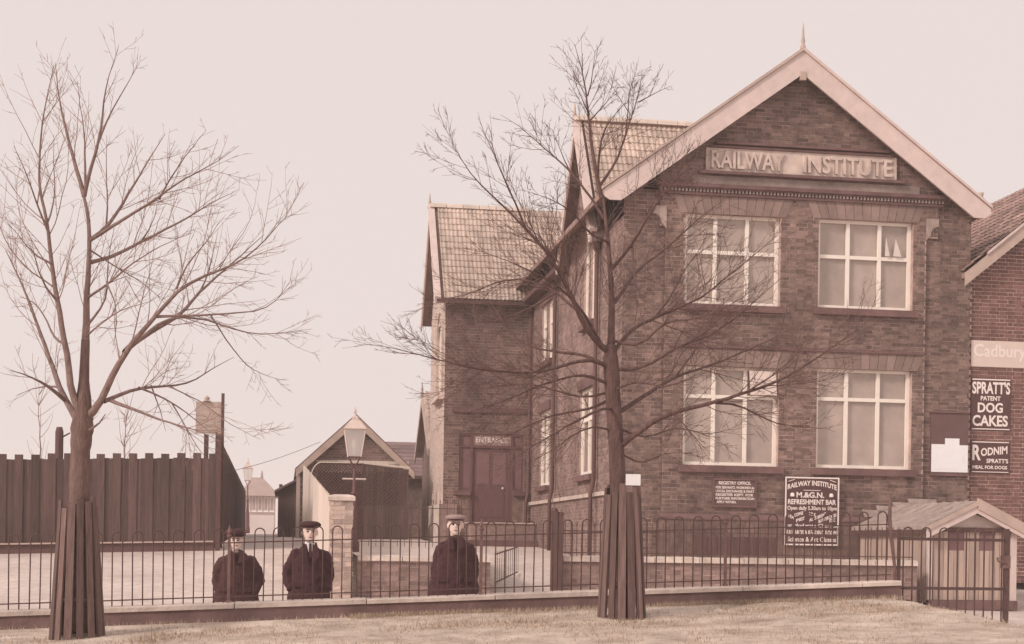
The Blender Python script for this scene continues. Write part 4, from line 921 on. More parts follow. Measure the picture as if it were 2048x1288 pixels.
# stepped lead flashing against the wall
for ua, ub, va, vb in ((1724, 1764, 1019, 1034), (1752, 1797, 1011, 1028), (1785, 1832, 1004, 1021), (1815, 1872, 997, 1014)):
    FQ = WY - .19
    mk('flashing', MB().prism([tuple(P(ua + 6, vb, FQ)), tuple(P(ub + 4, vb, FQ)), tuple(P(ub, va + 2, FQ)), tuple(P(ua, va, FQ))], (0, .02, 0)), LEAD, t)
zs = kzb
posts = [(kx0, .06, PAINT), (kp(1859, 1100).x + .18, .06, PAINT)]
for x, w_, m_ in ((kx0, .05, PAINT), (kp(1858, 1100).x, .05, PAINT), (kx1 - .1, .1, PAINT)): mk('post', MB().box((x, KY - .03, kzb), (x + w_, KY + .05, kze - .125)), m_, t)
n_ = 15; a0, a1 = kx0 + .11, kx1 - .11; wd = (a1 - a0) / n_
for i in range(n_):
    zt_ = kze - .125 if i not in (3, 4, 5, 9, 10, 11) else kze - .45
    mk('board', MB().box((a0 + i * wd + .004, KY + .01 - .006 * (i % 2), kzb + .05), (a0 + (i + 1) * wd - .004, KY + .03, zt_)), KIOSKB, t)
for i in (3, 9):
    mk('window', MB().box((a0 + i * wd + .004, KY + .02, kze - .45), (a0 + (i + 3) * wd - .004, KY + .03, kze - .125)), DOORP, t)
mk('threshold', MB().box((kx0, KY - .08, kzb - .12), (kx1, KY + .03, kzb + .045)), STONED, t)
ns = 11; y0_, y1_ = KY + .08, WY - .28; wd = (y1_ - y0_) / ns
for i in range(ns):
    mk('side_board', MB().box((kx0 + .002, y0_ + i * wd + .01, kzb), (kx0 + .03, y0_ + (i + 1) * wd - .01, kze - .05)), KIOSKB if i % 3 else PAINTG, t)
mk('right_side', MB().box((kx1 - .03, KY + .06, kzb), (kx1, WY - .3, kze - .05)), KIOSKB, t)

# ------------------------------------------------------------------ near plinth wall, hoop railing, gate
RY = 14.3
gx = P(1790, 1180, RY).x
t = thing('plinth_wall', 'low pale topped plinth wall carrying the hooped iron railing', 'wall', (1, RY, .7))
x = -9.0
while x < gx - .05:
    b = min(x + 1.22, gx); j = random.uniform(-.006, .006)
    z0, z1 = zpl(x), zpl(b)
    mk('coping_stone', MB().prism([(x + .004, RY - .17, z0 - .05), (x + .004, RY - .17, z0 - .012 + j), (x + .004, RY - .14, z0 + j), (x + .004, RY + .14, z0 + j), (x + .004, RY + .17, z0 - .05)], (b - x - .008, 0, z1 - z0)), COPE, t); x = b
mk('wall_body', MB().prism([(-9, RY - .15, zpl(-9) - .9), (-9, RY + .15, zpl(-9) - .9), (-9, RY + .15, zpl(-9) - .052), (-9, RY - .15, zpl(-9) - .052)], (gx + 9, 0, .0433 * (gx + 9))), PLINTH, t)
t = thing('hooped_railing', 'long dark hooped iron railing along the near plinth wall', 'railing', (1, RY, .8))
bs = .0925; HH = .69
def hoop_mesh(h, w_, r=.0066):
    pts = [(-w_ / 2, 0, -.03), (-w_ / 2, 0, .25), (-w_ / 2, 0, h - w_ * .55)] + [(-w_ / 2 * math.cos(a), 0, h - w_ * .5 + w_ * .5 * math.sin(a)) for a in [math.pi * k / 8 for k in range(1, 8)]] + [(w_ / 2, 0, h - w_ * .55), (w_ / 2, 0, .25), (w_ / 2, 0, -.03)]
    return MB().tube(pts, r, 6)
hm = hoop_mesh(HH, bs).mesh('hoop', smooth=True); hm.materials.append(IRON)
posts_x = [P(457, 1190, RY).x + k * 2.4 for k in (-3, -2, -1, 0, 1, 2)]
posts_x[4] = P(961.5, 1170, RY).x; posts_x[5] = P(1450, 1160, RY).x
edges = posts_x + [P(1781, 1150, RY).x]
for a, b in zip(edges, edges[1:]):
    n = int(round((b - a) / (2 * bs))); stp = (b - a) / n
    for i in range(n):
        x = a + stp * (i + .5); o = inst('hoop', hm, t, (x, RY, zpl(x))); o.rotation_euler = (random.uniform(-.012, .012), random.uniform(-.012, .012), random.uniform(-.05, .05))
    for h_ in (HH - .13, .055): mk('rail', MB().bar((a, RY, zpl(a) + h_), (b, RY, zpl(b) + h_), .009, .012), IRON, t)
pmd = MB(); pmd.bar((0, 0, -.35), (0, 0, HH - .08), .026, .026).lathe((0, 0, HH - .08), [(.022, 0), (.026, .015), (.012, .03), (.02, .05), (.002, .12)], 6); pmd.box((-.024, -.024, .0), (.024, .024, .02))
pm = pmd.mesh('post'); pm.materials.append(IRONB)
for x in posts_x: inst('post', pm, t, (x, RY - .0, zpl(x)))
ep = MB(); ex = edges[-1]; q = [(ex - .01, RY, zpl(ex) + .86), (ex - .02, RY, zpl(ex) + .62), (ex, RY, zpl(ex) + .45), (ex + .02, RY, zpl(ex) + .3), (ex + .045, RY, zpl(ex) + .12), (ex + .04, RY, zpl(ex) - .1)]
ep.tube(q, [.012, .022, .02, .018, .016, .016], 7); mk('bent_end_post', ep, IRONB, t, True)
g0, g1 = P(1797, 1150, RY).x, P(2012, 1150, RY).x
t = thing('hooped_gate', 'dark hooped iron gate with lock beside the plinth wall end', 'gate', ((g0 + g1) / 2, RY, .6))
zg0, zg1 = P(1900, 1262, RY).z, P(1900, 1056, RY).z; n = 6; stp = (g1 - g0) / n
ghm = hoop_mesh(zg1 - zg0, stp / 2, .008).mesh('hoop', smooth=True); ghm.materials.append(IRON)
for i in range(n): inst('hoop', ghm, t, (g0 + stp * (i + .5), RY, zg0))
for v_ in (1079, 1177): z = P(1900, v_, RY).z; mk('rail', MB().bar((g0, RY, z), (g1, RY, z), .012, .03), IRON, t)
z = zg0 + .03; mk('rail', MB().bar((g0, RY, z), (g1, RY, z), .012, .03), IRON, t)
mk('hinge_stile', MB().bar((g0, RY, zg0 - .1), (g0, RY, zg1 - .02), .028, .028), IRON, t)
mk('latch_stile', MB().bar((g1, RY, zg0 - .3), (g1, RY, zg1 - .0), .045, .045), IRON, t)
zl = P(2012, 1125, RY).z; lk = MB(); lk.box((g1 - .05, RY - .035, zl - .06), (g1 + .03, RY + .03, zl + .07)); lk.tube([(g1 - .03, RY - .05, zl), (g1 - .11, RY - .05, zl + .01), (g1 - .12, RY - .05, zl + .05)], .012, 6); mk('lock', lk, IRONB, t)
mk('gate_brace', MB().bar((g0 + .02, RY + .014, P(1870, 1200, RY).z + .02), (g1 - .1, RY + .014, zg0 - .02), .008, .014), IRON, t)
t = thing('gate_stone', 'pale rough stone block at the foot of the gate', 'stone', (gx + .06, RY, .6)); mk('block', MB().box((gx + .005, RY - .14, .4), (gx + .085, RY + .14, P(1790, 1208, RY).z)), COPE, t)

# ------------------------------------------------------------------ trees
def tree(name, label, trunk, limbs, Y, seed, bark, twig, group, dens=1.0, grow=1.0, loc=None, limbm=None, thick=.86):
    rnd = random.Random(seed); t = thing(name, label, 'tree', loc, group)
    mbT = MB(); mbL = MB(); mbB = MB()
    def resample(pts, step):
        outp = [pts[0]]
        for a, b in zip(pts, pts[1:]):
            n = max(1, int((b - a).length / step))
            for i in range(1, n + 1): outp.append(a.lerp(b, i / n))
        return outp
    def smooth(p, it=2):
        for _ in range(it):
            p = [p[0]] + [(p[i - 1] + p[i] * 2 + p[i + 1]) / 4 for i in range(1, len(p) - 1)] + [p[-1]]
        return p
    def rv():
        while True:
            v = Vector((rnd.uniform(-1, 1), rnd.uniform(-1, 1), rnd.uniform(-1, 1)))
            if .1 < v.length < 1: return v.normalized()
    def twigs(pts, r0, r1, level, maxlen):
        n = len(pts); total = sum((a - b).length for a, b in zip(pts, pts[1:]))
        if total < .05: return
        cnt = int(total * (8.0, 8.0, 6.5)[level] * dens + rnd.random()); side = 1
        for c in range(cnt):
            f = rnd.uniform(.12 if level else .22, 1.0); i = min(n - 2, int(f * (n - 1))); tang = (pts[i + 1] - pts[i]).normalized()
            ax = rv(); ax = (ax - tang * ax.dot(tang)).normalized(); ang = rnd.uniform(.35, .9)
            d = (tang * math.cos(ang) + ax * math.sin(ang)); d.y *= .8
            ln = maxlen * rnd.uniform(.35, 1.0) * (1.1 - .74 * f); r = max(.0018, (r0 + (r1 - r0) * f) * .5); r = min(r, ln * .0042 + .0015)
            p = pts[i] + (pts[i + 1] - pts[i]) * (f * (n - 1) - i if f < 1 else 1); q = [p]; steps = max(3, int(ln / .11)); dd = d.normalized()
            for s_ in range(steps):
                dd = (dd + rv() * .16 + Vector((0, 0, .07 if level == 0 else .035))).normalized(); q.append(q[-1] + dd * (ln / steps))
            mbB.tube(q, [r + (.0011 - r) * k / steps for k in range(steps + 1)], 4 if r > .006 else 3, False)
            if level < 2: twigs(q, r, .002, level + 1, ln * .55)
    # trunk
    tp = [P(u_, v_, Y) for u_, v_, _ in trunk]; tr = [r for _, _, r in trunk]
    dense = []; dr_ = []
    for (a, ra), (b, rb_) in zip(zip(tp, tr), zip(tp[1:], tr[1:])):
        for i in range(4): dense.append(a.lerp(b, i / 4)); dr_.append((ra + (rb_ - ra) * i / 4) * rnd.uniform(.96, 1.05))
    dense.append(tp[-1]); dr_.append(tr[-1])
    mbT.tube(dense, dr_, 14)
    mk('trunk', mbT, bark, t, True)
    joints = [(u_, v_, 0.0) for (u_, v_, _) in trunk]
    for (a, b, _), (c, d, _) in zip(trunk, trunk[1:]): joints += [(a + (c - a) * i / 6, b + (d - b) * i / 6, 0.0) for i in range(6)]
    for lb in limbs:
        px, r0, r1, dep = list(lb[0]), lb[1], lb[2], lb[3]; n = len(px); pts = []
        near = min(joints, key=lambda q: (q[0] - px[0][0]) ** 2 + (q[1] - px[0][1]) ** 2)
        if math.hypot(near[0] - px[0][0], near[1] - px[0][1]) < 34: px[0] = near[:2]; start = near[2]     # a limb grows out of what carries it
        else: start = lb[4] if len(lb) > 4 else 0.0
        for i in range(n - 1):
            for k in range(6): f = (i + k / 6) / (n - 1); joints.append((px[i][0] + (px[i + 1][0] - px[i][0]) * k / 6, px[i][1] + (px[i + 1][1] - px[i][1]) * k / 6, start + (dep - start) * f))
        for i, (u_, v_) in enumerate(px):
            f = i / (n - 1); pts.append(P(u_, v_, Y + start + (dep - start) * f))
        pts = smooth(resample(pts, .10), 2); m_ = len(pts)
        wob = Vector((0, 0, 0)); pw_ = []
        for i, p in enumerate(pts):
            if 0 < i: wob += rv() * .006; wob *= .9
            pw_.append(p + wob)
        r0 *= thick; r1 *= .45; rad = [r0 + (r1 - r0) * (i / (m_ - 1)) ** .8 for i in range(m_)]
        (mbL).tube(pw_, rad, 9 if r0 > .03 else 6, False)
        tot = sum((a - b).length for a, b in zip(pw_, pw_[1:]))
        twigs(pw_, r0, r1, 0, min(1.5, .42 * tot + .3) * grow)
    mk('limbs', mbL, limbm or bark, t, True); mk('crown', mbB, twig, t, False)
    return t
TWIG = mat('twig_bark', (110, 82, 74), 1.1, 0.95, 0.25, 6)
TWIGL = mat('pale_twig_bark', (150, 114, 100), 1.1, 0.95, 0.25, 6)
TY1 = 13.25
zb1 = zbank(-1.9, TY1)
L1 = [
 ([(171, 690), (174, 577), (180, 500), (181, 440), (166, 383)], .046, .028, .05), ([(166, 383), (145, 310), (129, 239), (124, 219), (112, 125)], .03, .005, .15, .05),
 ([(168, 388), (174, 358), (199, 279), (206, 179), (233, 98)], .026, .004, -.2, .05), ([(171, 375), (171, 264), (166, 234), (154, 160)], .018, .003, .3, .05),
 ([(199, 279), (225, 215), (255, 165), (280, 120)], .012, .003, -.4, -.1),
 ([(182, 845), (208, 803), (222, 751), (250, 704), (278, 666), (318, 627), (353, 577), (412, 547), (497, 517), (576, 428)], .046, .004, -.7), ([(250, 706), (263, 690), (308, 661), (358, 636), (398, 587), (467, 527), (530, 470)], .035, .005, .9, -.2),
 ([(278, 690), (298, 666), (338, 632), (412, 636), (497, 671), (625, 659)], .022, .003, .3, .1), ([(318, 634), (422, 632), (537, 622), (583, 560)], .018, .003, -.5, .1),
 ([(353, 577), (372, 530), (410, 490), (440, 440)], .014, .003, -1.0, -.3), ([(398, 587), (420, 540), (430, 480), (436, 455)], .012, .003, .9, .4),
 ([(219, 805), (264, 777), (302, 770), (378, 770), (425, 737), (470, 715)], .026, .004, .7, -.1), ([(219, 806), (264, 817), (321, 840), (378, 855), (440, 880)], .024, .004, -.9, -.1),
 ([(278, 779), (330, 798), (373, 826), (425, 869)], .014, .004, .4), ([(300, 772), (316, 800), (326, 845), (332, 862)], .010, .004, .2, .1), ([(350, 805), (375, 860), (400, 900), (430, 935)], .008, .003, .6, .2),
 ([(182, 866), (203, 848), (211, 826)], .022, .008, -.3),
 ([(155, 838), (142, 798), (140, 741), (127, 676), (114, 602), (102, 527), (94, 448), (75, 363), (82, 279), (94, 194), (107, 135)], .042, .005, -.4), ([(97, 448), (112, 390), (108, 340), (110, 270)], .012, .004, .2, -.2),
 ([(94, 455), (70, 400), (52, 340), (30, 290)], .014, .004, -.6, -.3), ([(103, 527), (66, 515), (40, 470), (10, 440)], .014, .004, -.2, -.3),
 ([(150, 850), (138, 815), (118, 774), (88, 690), (66, 630), (40, 560), (10, 500)], .042, .008, .5), ([(126, 800), (95, 772), (68, 755), (20, 740)], .026, .006, -.5), ([(120, 775), (95, 765), (70, 770), (30, 790)], .014, .004, .3),
 ([(114, 602), (85, 580), (75, 545), (72, 500), (64, 480)], .014, .004, -.6, -.2), ([(130, 690), (108, 680), (96, 640), (70, 600), (40, 590)], .018, .005, .6),
 ([(184, 480), (219, 453), (258, 388), (288, 338), (333, 270)], .024, .004, .5), ([(186, 482), (224, 453), (318, 398), (348, 373), (437, 323), (480, 292)], .022, .003, -.8),
 ([(318, 400), (358, 328), (412, 262)], .012, .003, -.9, -.4), ([(183, 527), (224, 517), (283, 482), (373, 438), (422, 403), (480, 376)], .026, .003, .9), ([(283, 482), (313, 438), (315, 400)], .01, .003, .2, .4),
 ([(178, 592), (214, 567), (248, 537), (318, 492), (378, 466)], .016, .003, -.9), ([(176, 648), (214, 602), (219, 557), (211, 517), (229, 455)], .016, .004, -.4), ([(195, 500), (250, 545), (310, 580), (345, 625)], .01, .003, .6),
 ([(214, 455), (214, 400), (210, 350), (213, 270)], .012, .004, .6, .1), ([(205, 560), (232, 600), (236, 650), (226, 690)], .011, .004, -.7, -.2), ([(176, 665), (205, 640), (260, 612), (310, 600)], .012, .003, -.7),
 ([(330, 770), (400, 800), (460, 850), (520, 880)], .009, .003, -.6, .4), ([(420, 636), (480, 720), (520, 750), (560, 760)], .009, .003, .3, .1),
]
tree('street_tree', 'bare pale street tree at the left with many forking limbs and a wooden guard', [(153, 1262, .095), (157, 1100, .088), (159, 960, .083), (161, 900, .083), (164, 860, .094), (167, 825, .078), (168, 760, .045), (171, 680, .036)], L1, TY1, 11, mat('brown_bark', (118, 89, 80), 1.1, 0.95, 0.35, 9, 0, 0.8, 30, stretch=(3, 3, .8)), TWIGL, 'street trees', 1.05, 1.0, P(153, 1255, TY1), mat('glare_paled_bark', (140, 110, 100), 1.1, 0.95, 0.35, 9, 0, 0.8, 30, stretch=(3, 3, .8)), .8)  # limbs paler than the trunk: sky glare put into their bark colour
L2 = [
 ([(1222, 705), (1224, 652), (1224, 568), (1216, 484), (1208, 430), (1203, 390)], .046, .028, .05), ([(1204, 400), (1193, 349), (1181, 253), (1174, 180), (1150, 85)], .028, .004, .1, .05),
 ([(1177, 190), (1188, 140), (1190, 100)], .009, .003, .1, .1), ([(1184, 240), (1205, 215), (1240, 170)], .009, .003, .5, .1), ([(1178, 225), (1160, 190), (1145, 150)], .008, .003, -.4, .1),
 ([(1205, 372), (1239, 320), (1253, 262), (1277, 204), (1284, 150)], .018, .003, .4, .05), ([(1250, 268), (1258, 180), (1272, 138)], .009, .003, .5, .3), ([(1277, 204), (1310, 185), (1340, 170)], .007, .003, .6, .4),
 ([(1200, 352), (1203, 277), (1220, 238), (1258, 200)], .016, .003, -.5, .05),
 ([(1219, 705), (1190, 680), (1174, 665), (1155, 620), (1138, 578), (1109, 522), (1061, 469), (1003, 411), (960, 368), (923, 322), (905, 282)], .036, .004, -.7), ([(1056, 464), (1032, 407), (993, 325), (967, 258)], .014, .003, -.9, -.4),
 ([(1203, 440), (1170, 380), (1138, 339), (1090, 301), (1037, 253), (1000, 230)], .018, .003, .6), ([(1138, 339), (1120, 300), (1105, 260)], .008, .003, .6, .4),
 ([(1216, 490), (1180, 470), (1150, 430), (1110, 400), (1060, 385)], .016, .003, -.9), ([(1216, 735), (1183, 716), (1123, 731), (1062, 746), (961, 736), (896, 721), (820, 703), (745, 689)], .026, .003, -.8),
 ([(1213, 725), (1173, 708), (1103, 706), (1032, 686), (992, 630), (975, 600)], .024, .004, .7), ([(1216, 770), (1170, 745), (1110, 760), (1040, 790), (960, 820), (880, 835)], .02, .003, -.5),
 ([(1220, 820), (1204, 812), (1133, 852), (1062, 893), (1000, 935)], .018, .003, -1.0), ([(1222, 800), (1180, 820), (1100, 830), (1020, 870), (940, 905)], .018, .003, .7), ([(1218, 780), (1160, 800), (1080, 770), (980, 775), (900, 790)], .016, .003, .2),
 ([(1224, 860), (1190, 845), (1140, 870), (1100, 905), (1040, 930)], .014, .003, -.3),
 ([(1216, 715), (1170, 640), (1120, 590), (1070, 560), (1010, 555), (930, 590), (865, 600)], .024, .003, .8), ([(1110, 588), (1070, 610), (1010, 640), (940, 645), (880, 660)], .014, .003, 1.0, .5),
 ([(1205, 690), (1150, 600), (1100, 560), (1040, 530), (960, 500)], .02, .003, -.9), ([(1140, 590), (1110, 540), (1090, 480), (1040, 440)], .012, .003, -.8, -.5),
 ([(1236, 895), (1280, 860), (1327, 829), (1432, 806), (1555, 763), (1635, 716), (1735, 643)], .034, .004, -.7), ([(1234, 825), (1280, 796), (1351, 754), (1410, 735), (1500, 700), (1600, 650)], .028, .004, .8),
 ([(1432, 800), (1469, 803), (1550, 848), (1607, 853), (1660, 858)], .014, .004, -.3, -.4), ([(1226, 735), (1280, 744), (1351, 692), (1422, 673), (1469, 640), (1560, 560)], .024, .004, -.5),
 ([(1225, 710), (1264, 657), (1300, 643), (1400, 600), (1470, 540), (1555, 470)], .024, .004, .9), ([(1225, 612), (1261, 562), (1280, 534), (1330, 500), (1400, 430), (1450, 400)], .022, .004, .6),
 ([(1221, 540), (1264, 492), (1280, 461), (1300, 425), (1340, 370), (1410, 305)], .020, .004, -.7), ([(1262, 495), (1270, 570), (1276, 600), (1270, 655)], .013, .006, -.9, -.4),
 ([(1235, 850), (1290, 880), (1350, 850), (1420, 870), (1480, 850)], .014, .003, .6), ([(1238, 905), (1290, 935), (1330, 900), (1400, 910)], .012, .003, .3), ([(1340, 825), (1370, 850), (1400, 890), (1420, 905)], .01, .003, -.5, -.3),
 ([(1225, 680), (1275, 700), (1330, 640), (1400, 640), (1480, 600), (1530, 560)], .018, .003, -.8), ([(1215, 470), (1240, 430), (1270, 380), (1330, 350), (1380, 300)], .014, .003, .7), ([(1300, 640), (1340, 600), (1380, 520), (1440, 480)], .012, .003, .8, .5),
 ([(1351, 754), (1400, 690), (1430, 620), (1470, 590)], .012, .003, .2, .3), ([(1500, 780), (1560, 740), (1610, 690), (1650, 660)], .011, .003, -.9, -.5), ([(1230, 780), (1270, 760), (1330, 780), (1380, 760), (1440, 720)], .014, .003, -1.0),
]
tree('street_tree', 'bare dark street tree before the institute with a crown of fine twigs', [(1241, 1262, .085), (1238, 1100, .078), (1236, 980, .074), (1233, 900, .072), (1228, 830, .068), (1224, 760, .072), (1221, 715, .066), (1222, 690, .048)], L2, TY1, 23, BARK, TWIG, 'street trees', 1.75, .92, P(1241, 1255, TY1))
def guard(label, uc, vtop, hw_top, hw_bot, Y, n, seed, tall=None):
    rnd = random.Random(seed); c = P(uc, 1250, Y); t = thing('tree_guard', label, 'tree guard', (c.x, Y, zbank(c.x, Y)), 'tree guards')
    sc_ = Y / CY / FPX
    for i in range(n):
        an = 2 * math.pi * (i + .5) / n - math.pi / 2; v_ = vtop + rnd.uniform(-14, 14)
        top = P(uc, v_, Y).z; z0 = zbank(c.x, Y) - .04
        rt, rb_ = hw_top * sc_, hw_bot * sc_
        a = Vector((c.x + rb_ * math.cos(an), Y + rb_ * math.sin(an), z0)); b = Vector((c.x + 6 * sc_ * -.3 + rt * math.cos(an), Y + rt * math.sin(an), top))
        tn = Vector((-math.sin(an), math.cos(an), 0)); rd = Vector((math.cos(an), math.sin(an), 0)); wv = rnd.uniform(.027, .036); axis = (b - a) / 2
        mk('stave', MB().obox((a + b) / 2, tn * wv, rd * .011, axis), STAVE, t)
    for f in (.28, .72):
        z = zbank(c.x, Y) + f * (P(uc, vtop, Y).z - zbank(c.x, Y)); r = (hw_bot + (hw_top - hw_bot) * f) * sc_ - .014
        mk('band', MB().tube([(c.x + r * math.cos(a_), Y + r * math.sin(a_), z) for a_ in [2 * math.pi * k / 20 for k in range(21)]], .012, 5, False), IRON, t)
    return t
guard('tapered stave guard round the left street tree', 155, 1006, 33, 50, TY1, 14, 4)
guard('tapered stave guard with a white card round the right street tree', 1243, 982, 33, 47, TY1, 14, 5)
t = thing('white_card', 'blank white card nailed to the right tree guard top', 'card', (P(1266, 970, 13.0).x, 13.02, P(1266, 970, 13).z))
a, b = P(1252, 948, 13.02), P(1281, 971, 13.02); mk('card', MB().box((a.x, 13.02, b.z), (b.x, 13.028, a.z)), PAPER, t)
q0_ = P(1268, 958, 13.06); q1_ = P(1284, 1262, 13.04)
mk('card_stake', MB().bar((q0_.x, 13.045, q0_.z), (q1_.x, 13.02, q1_.z - .05), .03, .02, (0, 1, 0)), STAVE, t)
# thin saplings behind the left fence
def sapling(u_, v0, v1, Y, seed, label):
    rnd = random.Random(seed); c = P(u_, v1, Y); t = thing('sapling', label, 'tree', (c.x, Y, zroad(c.x, Y)), 'saplings behind the fence')
    b = MB(); c2 = MB(); top = P(u_ + rnd.uniform(-15, 15), v0, Y); base = Vector((c.x, Y, zroad(c.x, Y)))
    n = 14; pts = [base.lerp(top, i / n) + Vector((rnd.uniform(-.02, .02), 0, 0)) for i in range(n + 1)]; b.tube(pts, [.035 * (1 - .85 * i / n) for i in range(n + 1)], 6); mk('trunk', b, BARKL, t, True)
    for k in range(26):
        i = rnd.randint(5, n); p = pts[i]; d = Vector((rnd.uniform(-1, 1), rnd.uniform(-.6, .6), rnd.uniform(.4, 1.3))).normalized(); ln = rnd.uniform(.3, .9); q = [p]
        for s_ in range(5): d = (d + Vector((rnd.uniform(-.2, .2), 0, .05))).normalized(); q.append(q[-1] + d * ln / 5)
        c2.tube(q, [.008 - .001 * s_ for s_ in range(6)], 3, False)
    mk('crown', c2, TWIGL, t)
sapling(88, 790, 1000, 36, 1, 'thin bare sapling behind the fence, left of the thick post')
sapling(240, 815, 1000, 35, 2, 'thin bare sapling behind the fence, between tree trunk and hoarding')

# grass at the foot of the plinth and on the bank
gb_ = MB(); rg = random.Random(9)
for i in range(60000):
    x = rg.uniform(-3.6, gx - .05); pk_ = rg.random(); y = 14.12 - abs(rg.gauss(0, .10)) if pk_ < .25 else (rg.uniform(12.6, 14.1) if pk_ < .55 else rg.uniform(9.0, 13.2))
    if rg.random() > .35 + .65 * (math.sin(x * 2.1 + y * 1.7) > -.1) * (x > -1.2): continue
    if x < .6 and y > 13.7 and rg.random() < .8: continue
    z = zbank(x, y) - .01; h = rg.uniform(.015, .055) * (1.1 if y > 13.95 else .8); an = rg.uniform(0, 6.28); ln = rg.uniform(.1, .9) * h; w2 = .004
    dx, dy = math.cos(an), math.sin(an)
    gb_.add([(x - dy * w2, y + dx * w2, z), (x + dy * w2, y - dx * w2, z), (x + dx * ln, y + dy * ln, z + h)], [(0, 1, 2)])
g_o = mk('grass', gb_, GRASS, None); g_o['kind'] = 'stuff'; g_o['label'] = 'short dry grass and weeds along the foot of the plinth'; g_o['category'] = 'grass'

# ------------------------------------------------------------------ people
FOLDS = bpy.data.textures.new('cloth_folds', 'CLOUDS'); FOLDS.noise_scale = 0.11; FOLDS.noise_depth = 2
def remeshed(mb, vox, name, m, parent, smooth_it=3, folds=0.0):
    me = mb.mesh(name); o = bpy.data.objects.new(name, me); COL.objects.link(o)
    r = o.modifiers.new('r', 'REMESH'); r.mode = 'VOXEL'; r.voxel_size = vox; r.use_smooth_shade = True
    s_ = o.modifiers.new('s', 'SMOOTH'); s_.iterations = smooth_it; s_.factor = .5
    if folds: f_ = o.modifiers.new('f', 'DISPLACE'); f_.texture = FOLDS; f_.strength = folds; f_.texture_coords = 'LOCAL'; f_.mid_level = .5
    dg = bpy.context.evaluated_depsgraph_get(); me2 = bpy.data.meshes.new_from_object(o.evaluated_get(dg)); bpy.data.objects.remove(o)
    me2.materials.clear(); me2.materials.append(m); me2.name = name
    c = bpy.data.objects.new(name, me2); COL.objects.link(c); c.parent = parent; return c
def person(u_, vtop, Y, label, coat_m, cap_m, elbow=(.30, .30), cap_w=.125, cap_h=.055, open_collar=True, tilt=0.0, broad=1.0, turn=0.0, neck=None, flare=1.0):
    top = P(u_, vtop, Y); gz = zroad(top.x, Y); H = top.z - gz; t = thing('person', label, 'person', (top.x, Y, gz), 'people by the railing')
    t.rotation_euler = (0, 0, turn); S = H / (1.435 + .184 + cap_h)
    def ring(z, rx, ry, cx=0, cy=0, n=18): return [((cx + rx * math.cos(2 * math.pi * k / n)) * S, (cy + ry * math.sin(2 * math.pi * k / n)) * S, z * S) for k in range(n)]
    hz = 1.435   # chin
    HW = 1.12
    head = [(0, .026, .026, -.045), (.018, .042, .05, -.03), (.05, .056, .072, -.015), (.085, .064, .085, -.006), (.115, .069, .092, 0), (.15, .073, .096, .004), (.19, .068, .09, .006), (.22, .045, .06, .006), (.232, .02, .03, .006)]
    b = MB(); b.loft([ring(hz + z, rx * HW, ry, tilt * z, cy) for z, rx, ry, cy in head])
    nose = [(0, -.088, hz + .14), (0, -.104, hz + .105), (0, -.100, hz + .088)]; b.tube([(x * S + tilt * .1 * S, y_ * S, z * S) for x, y_, z in nose], [.008 * S, .014 * S, .012 * S], 8)
    for s_ in (-1, 1): b.ell(((s_ * .086 + tilt * .1) * S, .008 * S, (hz + .108) * S), (.014 * S, .024 * S, .036 * S), 8, 6)
    b.loft([ring(z, rx, ry, 0, cy) for z, rx, ry, cy in ((1.33, .06, .055, .02), (1.39, .054, .054, .018), (1.47, .052, .054, .016), (1.51, .048, .05, .012))])
    b.loft([ring(z, rx, ry, 0, .01) for z, rx, ry in ((.84, .155, .10), (.95, .15, .10), (1.1, .14, .095), (1.24, .14, .09), (1.31, .10, .07), (1.37, .06, .055))])
    for s_ in (-1, 1):
        el = elbow[0 if s_ < 0 else 1]
        sh, eb, wr_ = Vector((s_ * .14, .01, 1.27)), Vector((s_ * (el - .01), .05, 1.03)), Vector((s_ * .175, -.05, .87))
        b.tube([sh * S, eb * S, wr_ * S], [.042 * S, .036 * S, .028 * S], 10)
        hd = wr_ + Vector((-s_ * .02, -.012, -.07)); b.ell(hd * S, (.035 * S, .018 * S, .045 * S), 10, 7)
        for k in range(4): b.tube([(hd + Vector(((k - 1.5) * .016, -.004, -.03))) * S, (hd + Vector(((k - 1.5) * .017, -.01, -.075))) * S, (hd + Vector(((k - 1.5) * .016, .004, -.10 + abs(k - 1.3) * .008))) * S], .0085 * S, 6)
        b.tube([(hd + Vector((-s_ * .03, -.01, .01))) * S, (hd + Vector((-s_ * .052, -.016, -.02))) * S, (hd + Vector((-s_ * .055, -.014, -.05))) * S], .010 * S, 6)
        b.tube([(s_ * .085 * S, .01 * S, .88 * S), (s_ * .095 * S, 0, .48 * S), (s_ * .10 * S, .02 * S, .08 * S)], [.085 * S, .058 * S, .04 * S], 12)
    remeshed(b, .0085, 'body', SKIN, t, 3)
    # trousers, boots
    tr = MB()
    for s_ in (-1, 1): tr.tube([(s_ * .08 * S, .01 * S, .93 * S), (s_ * .095 * S, .005 * S, .5 * S), (s_ * .10 * S, .02 * S, .07 * S)], [.10 * S, .08 * S, .072 * S], 14)
    tr.loft([ring(z, rx, ry, 0, .01) for z, rx, ry in ((.82, .16, .11), (.92, .175, .12), (1.0, .165, .115))]); remeshed(tr, .013, 'trousers', TROU, t, 4, .03)
    for s_ in (-1, 1):
        bo = MB(); bo.loft([[((s_ * .10 + sx * math.cos(a)) * S, (y0 + sy_ * math.sin(a)) * S, z * S) for a in [2 * math.pi * k / 14 for k in range(14)]] for z, sx, sy_, y0 in ((0, .046, .135, -.045), (.03, .048, .138, -.045), (.06, .045, .11, -.02), (.10, .044, .06, .02), (.14, .046, .055, .02))]); mk('boot', bo.mesh('boot', smooth=True), SHOE, t)
    # coat
    c = MB(); B = broad
